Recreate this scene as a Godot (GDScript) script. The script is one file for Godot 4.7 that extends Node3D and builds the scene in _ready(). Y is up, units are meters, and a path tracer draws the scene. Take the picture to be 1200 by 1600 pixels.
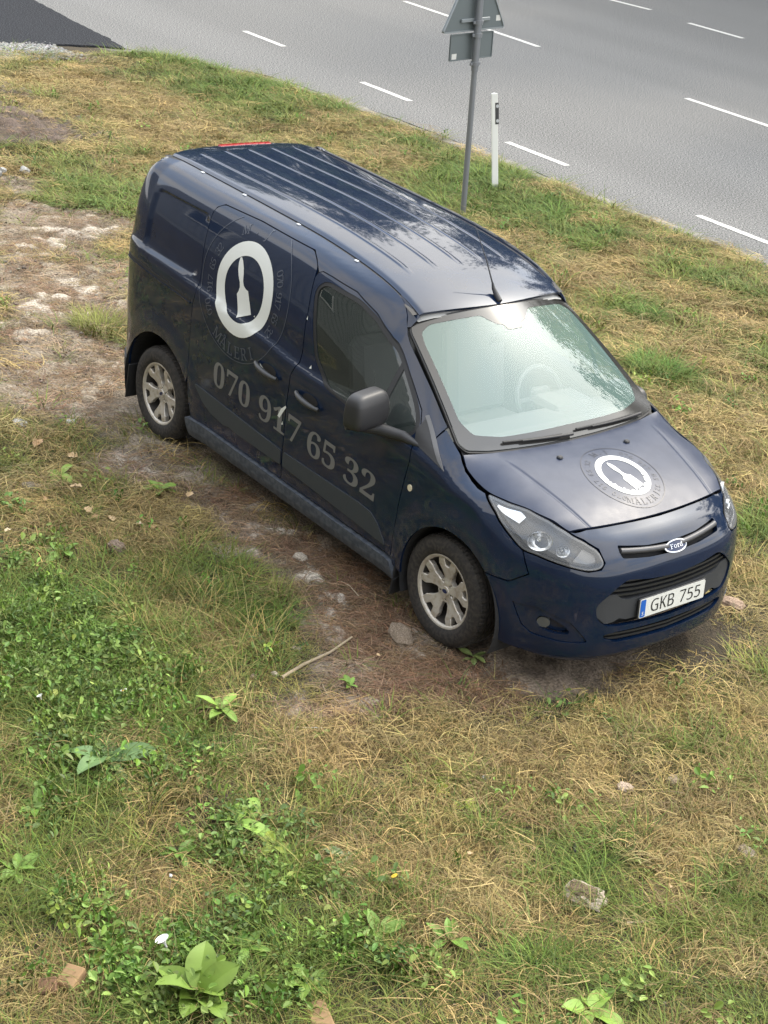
extends Node3D
# A dark blue panel van parked on a rough grass verge beside a road, seen from an upstairs window.

var M := {}
var names := {}
var rng := RandomNumberGenerator.new()
const ROOT_X := -1.45

func _ready() -> void:
	rng.seed = 7
	camera_and_light()
	make_materials()
	build_ground()
	build_road()
	build_far_side()
	build_van()
	build_roadside_posts()
	build_vegetation()
	build_loose_things()

# ------------------------------------------------------------------ camera, sky, sun
func camera_and_light() -> void:
	var cam := Camera3D.new()
	cam.name = "camera"
	var right := Vector3(0.61024694, 0.11095788, -0.78440233)
	var down := Vector3(0.40982959, -0.8915708, 0.19272056)
	var fwd := Vector3(-0.67796635, -0.43907842, -0.58955218)
	cam.transform = Transform3D(Basis(right, -down, -fwd).orthonormalized(), Vector3(5.71253, 4.62884, 6.33647))
	cam.fov = rad_to_deg(2.0 * atan(800.0 / 2520.89))
	cam.near = 0.05
	cam.far = 400.0
	add_child(cam)
	var sun := DirectionalLight3D.new()
	sun.name = "sun"
	sun.light_color = Color(1.0, 0.95, 0.87)
	sun.light_energy = 0.35
	sun.light_angular_distance = 3.0
	sun.shadow_enabled = true
	add_child(sun)
	sun.look_at_from_position(Vector3.ZERO, -SUN, Vector3.UP)
	var e := Environment.new()
	e.background_mode = Environment.BG_SKY
	e.sky = Sky.new()
	var pm := PanoramaSkyMaterial.new()
	pm.panorama = sky_picture()
	e.sky.sky_material = pm
	e.background_energy_multiplier = 1.45
	e.tonemap_mode = Environment.TONE_MAPPER_LINEAR
	e.tonemap_exposure = 2.1
	e.sdfgi_enabled = true
	e.ssao_enabled = true
	e.ssil_enabled = true
	var we := WorldEnvironment.new()
	we.name = "world"
	we.environment = e
	add_child(we)

var SUN := Vector3(-0.05, 0.745, -0.665).normalized()

# a hazy bright sky: broken white cloud over pale blue, brighter round the veiled sun
func sky_picture() -> ImageTexture:
	var w := 512
	var h := 256
	var im := Image.create(w, h, false, Image.FORMAT_RGBF)
	var nz := FastNoiseLite.new()
	nz.seed = 11
	nz.frequency = 1.6
	nz.fractal_octaves = 5
	for j in h:
		var el := PI * (0.5 - (j + 0.5) / h)
		for i in w:
			var az := TAU * (i + 0.5) / w
			# column 0 looks along -z, a quarter further along +x
			var d := Vector3(sin(az) * cos(el), sin(el), -cos(az) * cos(el))
			var c: Color
			if d.y < 0.0:
				c = Color(0.22, 0.21, 0.18)
			else:
				var q := d / (d.y + 0.35)
				var n := nz.get_noise_3d(q.x * 0.9, q.z * 0.9, 3.0) * 0.5 + 0.5
				var k := smoothstep(0.30, 0.62, n)
				var blue := Color(0.42, 0.55, 0.76).lerp(Color(0.80, 0.84, 0.88), pow(1.0 - d.y, 3.0))
				var grey := Color(1.0, 0.975, 0.925) * (0.86 + 0.3 * (n - 0.5))
				c = blue.lerp(grey, k * 0.85 + 0.15)
				var a := maxf(0.0, d.dot(SUN))
				c += Color(1.0, 0.97, 0.9) * (1.15 * pow(a, 5.5) + 1.2 * pow(a, 24.0) + 1.5 * pow(a, 120.0))
			im.set_pixel(i, j, c)
	return ImageTexture.create_from_image(im)

# ------------------------------------------------------------------ scene tree helpers
func numbered(called: String) -> String:
	var n: int = names.get(called, -1) + 1
	names[called] = n
	return called if n == 0 else "%s_%03d" % [called, n]

func tag(o: Node3D, label: String, category: String, group := "", kind := "") -> Node3D:
	if label: o.set_meta("label", label)
	if category: o.set_meta("category", category)
	if group: o.set_meta("group", group)
	if kind: o.set_meta("kind", kind)
	return o

func thing(called: String, label: String, category: String, at := Vector3.ZERO, turn := 0.0, group := "") -> Node3D:
	var o := Node3D.new()
	o.name = numbered(called)
	o.position = at
	o.rotation.y = turn
	add_child(o)
	return tag(o, label, category, group)

func mesh_node(called: String, mesh: Mesh, mat: Material, parent: Node = null) -> MeshInstance3D:
	var o := MeshInstance3D.new()
	o.mesh = mesh
	if mat: o.material_override = mat
	if parent == null:
		o.name = numbered(called)
		add_child(o)
	else:
		var k := 0
		var nm := called
		while parent.has_node(NodePath(nm)):
			k += 1
			nm = "%s_%03d" % [called, k]
		o.name = nm
		parent.add_child(o, true)
	return o

func obj(called: String, st: SurfaceTool, mat: Material, parent: Node = null) -> MeshInstance3D:
	return mesh_node(called, st.commit(), mat, parent)

func new_st() -> SurfaceTool:
	var st := SurfaceTool.new()
	st.begin(Mesh.PRIMITIVE_TRIANGLES)
	return st

# a triangle with its own normals, wound clockwise as seen from the side its normals point to
func tri(st: SurfaceTool, a: Vector3, b: Vector3, c: Vector3, na: Vector3, nb: Vector3, nc: Vector3) -> void:
	if (b - a).cross(c - a).dot(na + nb + nc) > 0.0:
		st.set_normal(na); st.add_vertex(a)
		st.set_normal(nc); st.add_vertex(c)
		st.set_normal(nb); st.add_vertex(b)
	else:
		st.set_normal(na); st.add_vertex(a)
		st.set_normal(nb); st.add_vertex(b)
		st.set_normal(nc); st.add_vertex(c)

func flat_tri(st: SurfaceTool, a: Vector3, b: Vector3, c: Vector3, out: Vector3) -> void:
	var n := (b - a).cross(c - a).normalized()
	if n.dot(out) < 0.0: n = -n
	tri(st, a, b, c, n, n, n)

func quad(st: SurfaceTool, a: Vector3, b: Vector3, c: Vector3, d: Vector3, out: Vector3) -> void:
	flat_tri(st, a, b, c, out)
	flat_tri(st, a, c, d, out)

# chamfered box given by centre, size, basis
func add_box(st: SurfaceTool, at: Vector3, size: Vector3, basis := Basis(), ch := 0.0) -> void:
	var hs := size * 0.5
	ch = minf(ch, minf(hs.x, minf(hs.y, hs.z)) * 0.9)
	var xf := Transform3D(basis, at)
	for ax in 3:
		var b := (ax + 1) % 3
		var c := (ax + 2) % 3
		for s: float in [-1.0, 1.0]:
			var p: Array[Vector3] = []
			for k: Vector2 in [Vector2(-1, -1), Vector2(1, -1), Vector2(1, 1), Vector2(-1, 1)]:
				var v := Vector3.ZERO
				v[ax] = s * hs[ax]
				v[b] = k.x * (hs[b] - ch)
				v[c] = k.y * (hs[c] - ch)
				p.append(xf * v)
			var o := Vector3.ZERO
			o[ax] = s
			quad(st, p[0], p[1], p[2], p[3], basis * o)
		if ch > 0.0:
			for s: float in [-1.0, 1.0]:
				for t: float in [-1.0, 1.0]:
					var q: Array[Vector3] = []
					for k: Vector2 in [Vector2(0, -1), Vector2(1, -1), Vector2(1, 1), Vector2(0, 1)]:
						var v := Vector3.ZERO
						v[b] = s * (hs[b] - (ch if k.x > 0.5 else 0.0))
						v[c] = t * (hs[c] - (0.0 if k.x > 0.5 else ch))
						v[ax] = k.y * (hs[ax] - ch)
						q.append(xf * v)
					var o := Vector3.ZERO
					o[b] = s
					o[c] = t
					quad(st, q[0], q[1], q[2], q[3], basis * o)
	if ch > 0.0:
		for sx: float in [-1.0, 1.0]:
			for sy: float in [-1.0, 1.0]:
				for sz: float in [-1.0, 1.0]:
					var a := xf * Vector3(sx * hs.x, sy * (hs.y - ch), sz * (hs.z - ch))
					var b := xf * Vector3(sx * (hs.x - ch), sy * hs.y, sz * (hs.z - ch))
					var c := xf * Vector3(sx * (hs.x - ch), sy * (hs.y - ch), sz * hs.z)
					flat_tri(st, a, b, c, basis * Vector3(sx, sy, sz))

# a tapered tube along points
func add_tube(st: SurfaceTool, pts: PackedVector3Array, radii: PackedFloat32Array, sides := 10, capped := true) -> void:
	var rings: Array[PackedVector3Array] = []
	var nors: Array[PackedVector3Array] = []
	var up := Vector3.UP
	for i in pts.size():
		var d := (pts[mini(i + 1, pts.size() - 1)] - pts[maxi(i - 1, 0)]).normalized()
		if absf(d.dot(up)) > 0.95: up = Vector3.RIGHT if absf(d.x) < 0.9 else Vector3.BACK
		var s := d.cross(up).normalized()
		var t := s.cross(d).normalized()
		up = t
		var ring := PackedVector3Array()
		var nr := PackedVector3Array()
		for k in sides:
			var a := TAU * k / sides
			var n := s * cos(a) + t * sin(a)
			ring.append(pts[i] + n * radii[i])
			nr.append(n)
		rings.append(ring)
		nors.append(nr)
	for i in pts.size() - 1:
		for k in sides:
			var l := (k + 1) % sides
			tri(st, rings[i][k], rings[i][l], rings[i + 1][l], nors[i][k], nors[i][l], nors[i + 1][l])
			tri(st, rings[i][k], rings[i + 1][l], rings[i + 1][k], nors[i][k], nors[i + 1][l], nors[i + 1][k])
	if capped:
		for e in 2:
			var i := 0 if e == 0 else pts.size() - 1
			var o := (pts[i] - pts[1 if e == 0 else i - 1]).normalized()
			for k in sides:
				tri(st, pts[i], rings[i][k], rings[i][(k + 1) % sides], o, o, o)

# a lathe round the z axis: profile points are (radius, z); creases split where the profile turns sharply
func add_lathe(st: SurfaceTool, prof: PackedVector2Array, sides: int, xf := Transform3D()) -> void:
	for i in prof.size() - 1:
		var p := prof[i]
		var q := prof[i + 1]
		var d := (q - p).normalized()
		var n2 := Vector2(-d.y, d.x)
		var np := n2
		var nq := n2
		if i > 0:
			var e := (p - prof[i - 1]).normalized()
			if e.dot(d) > 0.75: np = (Vector2(-e.y, e.x) + n2).normalized()
		if i < prof.size() - 2:
			var e := (prof[i + 2] - q).normalized()
			if e.dot(d) > 0.75: nq = (Vector2(-e.y, e.x) + n2).normalized()
		for k in sides:
			var a := TAU * k / sides
			var b := TAU * (k + 1) / sides
			var ca := Vector3(cos(a), sin(a), 0)
			var cb := Vector3(cos(b), sin(b), 0)
			var z := Vector3(0, 0, 1)
			var A := xf * (ca * p.x + z * p.y)
			var B2 := xf * (cb * p.x + z * p.y)
			var C := xf * (cb * q.x + z * q.y)
			var D := xf * (ca * q.x + z * q.y)
			var bs := xf.basis
			var nA := bs * (ca * np.x + z * np.y)
			var nB := bs * (cb * np.x + z * np.y)
			var nC := bs * (cb * nq.x + z * nq.y)
			var nD := bs * (ca * nq.x + z * nq.y)
			if p.x > 1e-6: tri(st, A, B2, C, nA, nB, nC)
			if q.x > 1e-6: tri(st, A, C, D, nA, nC, nD)

func pslopes(x: PackedFloat64Array, y: PackedFloat64Array) -> PackedFloat64Array:
	var n := x.size()
	var m := PackedFloat64Array()
	m.resize(n)
	var d := PackedFloat64Array()
	for i in n - 1: d.append((y[i + 1] - y[i]) / (x[i + 1] - x[i]))
	m[0] = d[0]
	m[n - 1] = d[n - 2]
	for i in range(1, n - 1):
		if d[i - 1] * d[i] <= 0.0:
			m[i] = 0.0
		else:
			var h0 := x[i] - x[i - 1]
			var h1 := x[i + 1] - x[i]
			var w1 := 2.0 * h1 + h0
			var w2 := h1 + 2.0 * h0
			m[i] = (w1 + w2) / (w1 / d[i - 1] + w2 / d[i])
	return m

func pev(x: PackedFloat64Array, y: PackedFloat64Array, m: PackedFloat64Array, t: float) -> float:
	var n := x.size()
	if t <= x[0]: return y[0] + m[0] * (t - x[0])
	if t >= x[n - 1]: return y[n - 1] + m[n - 1] * (t - x[n - 1])
	var i := 0
	while t > x[i + 1]: i += 1
	var h := x[i + 1] - x[i]
	var s := (t - x[i]) / h
	var r := 1.0 - s
	return y[i] * (1.0 + 2.0 * s) * r * r + m[i] * h * s * r * r + y[i + 1] * s * s * (3.0 - 2.0 * s) + m[i + 1] * h * s * s * (s - 1.0)

func pchip(pts: PackedVector2Array, t: float) -> float:
	var x := PackedFloat64Array()
	var y := PackedFloat64Array()
	for p in pts:
		x.append(p.x)
		y.append(p.y)
	return pev(x, y, pslopes(x, y), t)

# ------------------------------------------------------------------ sheets: a polygon in the parameters of a surface, meshed finely
# f(u, v) gives the point; ref is the rough outward direction; depth turns the edges inwards
func normal_of(f: Callable, u: float, v: float, ref: Vector3) -> Vector3:
	var h := 0.004
	var a: Vector3 = f.call(u + h, v) - f.call(u - h, v)
	var b: Vector3 = f.call(u, v + h) - f.call(u, v - h)
	var n := a.cross(b).normalized()
	return -n if n.dot(ref) < 0.0 else n

func sheet(st: SurfaceTool, outer: PackedVector2Array, holes: Array, f: Callable, ref: Variant, du: float, dv: float, depth := 0.0, off := 0.0) -> void:
	var cache := {}
	var vert := func(p: Vector2) -> Array:
		var key := Vector2i(roundi(p.x * 20000.0), roundi(p.y * 20000.0))
		if cache.has(key): return cache[key]
		var r: Vector3 = ref.call(p.x) if ref is Callable else ref
		var n := normal_of(f, p.x, p.y, r)
		var q: Vector3 = f.call(p.x, p.y)
		var out := [q + n * off, n]
		cache[key] = out
		return out
	var lo := outer[0]
	var hi := outer[0]
	for p in outer:
		lo = lo.min(p)
		hi = hi.max(p)
	var edge_cells := {}
	var loops: Array = [outer]
	loops.append_array(holes)
	for loop: PackedVector2Array in loops:
		for i in loop.size():
			var a := loop[i]
			var b := loop[(i + 1) % loop.size()]
			var n := maxi(1, ceili(maxf(absf(b.x - a.x) / du, absf(b.y - a.y) / dv) * 12.0))
			for k in n + 1:
				var p := a.lerp(b, float(k) / n)
				var fx := (p.x - lo.x) / du
				var fy := (p.y - lo.y) / dv
				edge_cells[Vector2i(floori(fx), floori(fy))] = true
				edge_cells[Vector2i(floori(fx - 0.02), floori(fy - 0.02))] = true
				edge_cells[Vector2i(floori(fx + 0.02), floori(fy + 0.02))] = true
	for i in ceili((hi.x - lo.x) / du + 0.01):
		for j in ceili((hi.y - lo.y) / dv + 0.01):
			var c0 := lo + Vector2(i * du, j * dv)
			var cell := PackedVector2Array([c0, c0 + Vector2(du, 0), c0 + Vector2(du, dv), c0 + Vector2(0, dv)])
			var polys: Array = []
			if edge_cells.has(Vector2i(i, j)):
				polys = Geometry2D.intersect_polygons(cell, outer)
				for h: PackedVector2Array in holes:
					var nx: Array = []
					for q: PackedVector2Array in polys:
						nx.append_array(Geometry2D.clip_polygons(q, h))
					polys = nx
			else:
				var mid := c0 + Vector2(du, dv) * 0.5
				var inside := Geometry2D.is_point_in_polygon(mid, outer)
				for h: PackedVector2Array in holes:
					if inside and Geometry2D.is_point_in_polygon(mid, h): inside = false
				if inside: polys = [cell]
			for q: PackedVector2Array in polys:
				if q.size() < 3: continue
				var ix := PackedInt32Array([0, 1, 2, 0, 2, 3]) if q.size() == 4 and q == cell else Geometry2D.triangulate_polygon(q)
				for t in range(0, ix.size(), 3):
					var a: Array = vert.call(q[ix[t]])
					var b: Array = vert.call(q[ix[t + 1]])
					var c: Array = vert.call(q[ix[t + 2]])
					tri(st, a[0], b[0], c[0], a[1], b[1], c[1])
	if depth != 0.0:
		for li in loops.size():
			var loop: PackedVector2Array = loops[li]
			for i in loop.size():
				var a := loop[i]
				var b := loop[(i + 1) % loop.size()]
				var n := maxi(1, ceili(a.distance_to(b) / 0.03))
				for k in n:
					var p: Array = vert.call(a.lerp(b, float(k) / n))
					var q: Array = vert.call(a.lerp(b, float(k + 1) / n))
					var p2: Vector3 = p[0] - p[1] * depth
					var q2: Vector3 = q[0] - q[1] * depth
					var o: Vector3 = (q[0] - p[0]).cross(p[1]).normalized()
					tri(st, p[0], q[0], q2, o, o, o)
					tri(st, p[0], q2, p2, o, o, o)

func mirrored(m: ArrayMesh) -> ArrayMesh:
	var out := ArrayMesh.new()
	for s in m.get_surface_count():
		var a := m.surface_get_arrays(s)
		var v: PackedVector3Array = a[Mesh.ARRAY_VERTEX]
		var n: PackedVector3Array = a[Mesh.ARRAY_NORMAL]
		for i in v.size():
			v[i].z = -v[i].z
			n[i].z = -n[i].z
		for i in range(0, v.size(), 3):
			var t := v[i + 1]
			v[i + 1] = v[i + 2]
			v[i + 2] = t
			t = n[i + 1]
			n[i + 1] = n[i + 2]
			n[i + 2] = t
		var b := []
		b.resize(Mesh.ARRAY_MAX)
		b[Mesh.ARRAY_VERTEX] = v
		b[Mesh.ARRAY_NORMAL] = n
		out.add_surface_from_arrays(Mesh.PRIMITIVE_TRIANGLES, b)
	return out

func circle2(c: Vector2, r: Vector2, n := 40, a0 := 0.0, a1 := TAU) -> PackedVector2Array:
	var p := PackedVector2Array()
	var full := is_equal_approx(a1 - a0, TAU)
	for k in (n if full else n + 1):
		var a := a0 + (a1 - a0) * k / n
		p.append(c + Vector2(cos(a), sin(a)) * r)
	return p

func rounded(poly: PackedVector2Array, r: float, n := 4) -> PackedVector2Array:
	var out := PackedVector2Array()
	var m := poly.size()
	for i in m:
		var p := poly[i]
		var a := poly[(i + m - 1) % m]
		var b := poly[(i + 1) % m]
		var ra := minf(r, p.distance_to(a) * 0.45)
		var rb := minf(r, p.distance_to(b) * 0.45)
		var pa := p + (a - p).normalized() * ra
		var pb := p + (b - p).normalized() * rb
		for k in n + 1:
			var t := float(k) / n
			out.append(pa.lerp(p, t).lerp(p.lerp(pb, t), t))
	return out

func shrunk(poly: PackedVector2Array, d: float) -> PackedVector2Array:
	var r := Geometry2D.offset_polygon(poly, -d)
	return r[0] if r.size() > 0 else poly

func V(a: Array) -> PackedVector2Array:
	var p := PackedVector2Array()
	for i in range(0, a.size(), 2): p.append(Vector2(a[i], a[i + 1]))
	return p

# ------------------------------------------------------------------ lettering
var glyphs := {}
func glyph_tris(text: String, font_name: String, weight: int, italic := false) -> Array:
	var key := "%s|%s|%d|%s" % [text, font_name, weight, italic]
	if glyphs.has(key): return glyphs[key]
	var f := SystemFont.new()
	f.font_names = PackedStringArray([font_name])
	f.font_weight = weight
	f.font_italic = italic
	var tm := TextMesh.new()
	tm.font = f
	tm.font_size = 64
	tm.pixel_size = 1.0 / 64.0
	tm.depth = 0.0
	tm.curve_step = 1.0
	tm.horizontal_alignment = HORIZONTAL_ALIGNMENT_LEFT
	tm.vertical_alignment = VERTICAL_ALIGNMENT_TOP
	tm.text = text
	var out := PackedVector2Array()
	var a := tm.get_mesh_arrays()
	var lo := Vector2(1e9, 1e9)
	var hi := Vector2(-1e9, -1e9)
	if a.size() > 0 and a[Mesh.ARRAY_VERTEX] != null:
		var v: PackedVector3Array = a[Mesh.ARRAY_VERTEX]
		var ix: PackedInt32Array = a[Mesh.ARRAY_INDEX] if a[Mesh.ARRAY_INDEX] != null else PackedInt32Array(range(v.size()))
		for i in ix:
			var p := Vector2(v[i].x, v[i].y)
			out.append(p)
			lo = lo.min(p)
			hi = hi.max(p)
	glyphs[key] = [out, lo, hi]
	return glyphs[key]

# lays 2D triangles on a surface, cut finely enough to follow it
func lay(st: SurfaceTool, tris: PackedVector2Array, xf: Transform2D, f: Callable, ref: Variant, off: float, cut := 0.05) -> void:
	for i in range(0, tris.size(), 3):
		var t := PackedVector2Array([xf * tris[i], xf * tris[i + 1], xf * tris[i + 2]])
		var lo := t[0].min(t[1]).min(t[2])
		var hi := t[0].max(t[1]).max(t[2])
		var pieces: Array = [t]
		if hi.y - lo.y > cut or hi.x - lo.x > cut:
			pieces = []
			for a in ceili((hi.x - lo.x) / cut + 0.001):
				for b in ceili((hi.y - lo.y) / cut + 0.001):
					var c := lo + Vector2(a, b) * cut
					pieces.append_array(Geometry2D.intersect_polygons(t, PackedVector2Array([c, c + Vector2(cut, 0), c + Vector2(cut, cut), c + Vector2(0, cut)])))
		for q: PackedVector2Array in pieces:
			if q.size() < 3: continue
			for k in range(1, q.size() - 1):
				var pos: Array[Vector3] = []
				var nor: Array[Vector3] = []
				for p: Vector2 in [q[0], q[k], q[k + 1]]:
					var r: Vector3 = ref.call(p.x) if ref is Callable else ref
					var n := normal_of(f, p.x, p.y, r)
					pos.append(f.call(p.x, p.y) + n * off)
					nor.append(n)
				if (pos[1] - pos[0]).cross(pos[2] - pos[0]).length() > 1e-10:
					tri(st, pos[0], pos[1], pos[2], nor[0], nor[1], nor[2])

# a line of text from `at` along `dir` with capitals of height `hgt`
func write(st: SurfaceTool, text: String, at: Vector2, dir: Vector2, hgt: float, font_name: String, weight: int, f: Callable, ref: Variant, off: float, squeeze := 1.0, italic := false, length := 0.0) -> void:
	var g := glyph_tris(text, font_name, weight, italic)
	var cap := glyph_tris("0", font_name, weight, italic)
	var s: float = hgt / (cap[2].y - cap[1].y)
	var x := dir.normalized()
	var y := Vector2(-x.y, x.x)
	var base: float = cap[1].y
	var sx := s * squeeze
	if length > 0.0: sx = length / (g[2].x - g[1].x)
	var o: Vector2 = at - x * g[1].x * sx - y * base * s
	lay(st, g[0], Transform2D(x * sx, y * s, o), f, ref, off)

# letters set round a circle; angles from +x, clockwise = reading direction over the top
func write_round(st: SurfaceTool, text: String, c: Vector2, r: float, a_mid: float, step: float, hgt: float, outward: bool, font_name: String, weight: int, f: Callable, ref: Variant, off: float, mirror_x := 1.0) -> void:
	var cap := glyph_tris("0", font_name, weight)
	var s: float = hgt / (cap[2].y - cap[1].y)
	for i in text.length():
		var ch := text[i]
		if ch == " ": continue
		var g := glyph_tris(ch, font_name, weight)
		if g[0].size() == 0: continue
		var k := i - (text.length() - 1) * 0.5
		var a := a_mid - k * step if outward else a_mid + k * step
		var rad := Vector2(cos(a), sin(a))
		var up := rad if outward else -rad
		var right := Vector2(up.y, -up.x)
		var mid: float = (g[1].x + g[2].x) * 0.5
		var basep: float = cap[1].y + (cap[2].y - cap[1].y) * 0.5
		var o: Vector2 = rad * r - right * mid * s - up * basep * s
		var flip := Vector2(mirror_x, 1.0)
		lay(st, g[0], Transform2D(right * s * flip, up * s * flip, c + o * flip), f, ref, off)
var plan_pts := V([-3.8, 0, -3.79, 0.3, -3.765, 0.55, -3.7, 0.74, -3.58, 0.845, -3.4, 0.885, -3.06, 0.898, -2.4, 0.905, -1.5, 0.907, -0.6, 0.906, 0, 0.903, 0.3, 0.892, 0.45, 0.86, 0.6, 0.79, 0.72, 0.7, 0.8, 0.6, 0.855, 0.48, 0.885, 0.35, 0.905, 0.15, 0.91, 0])
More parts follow.
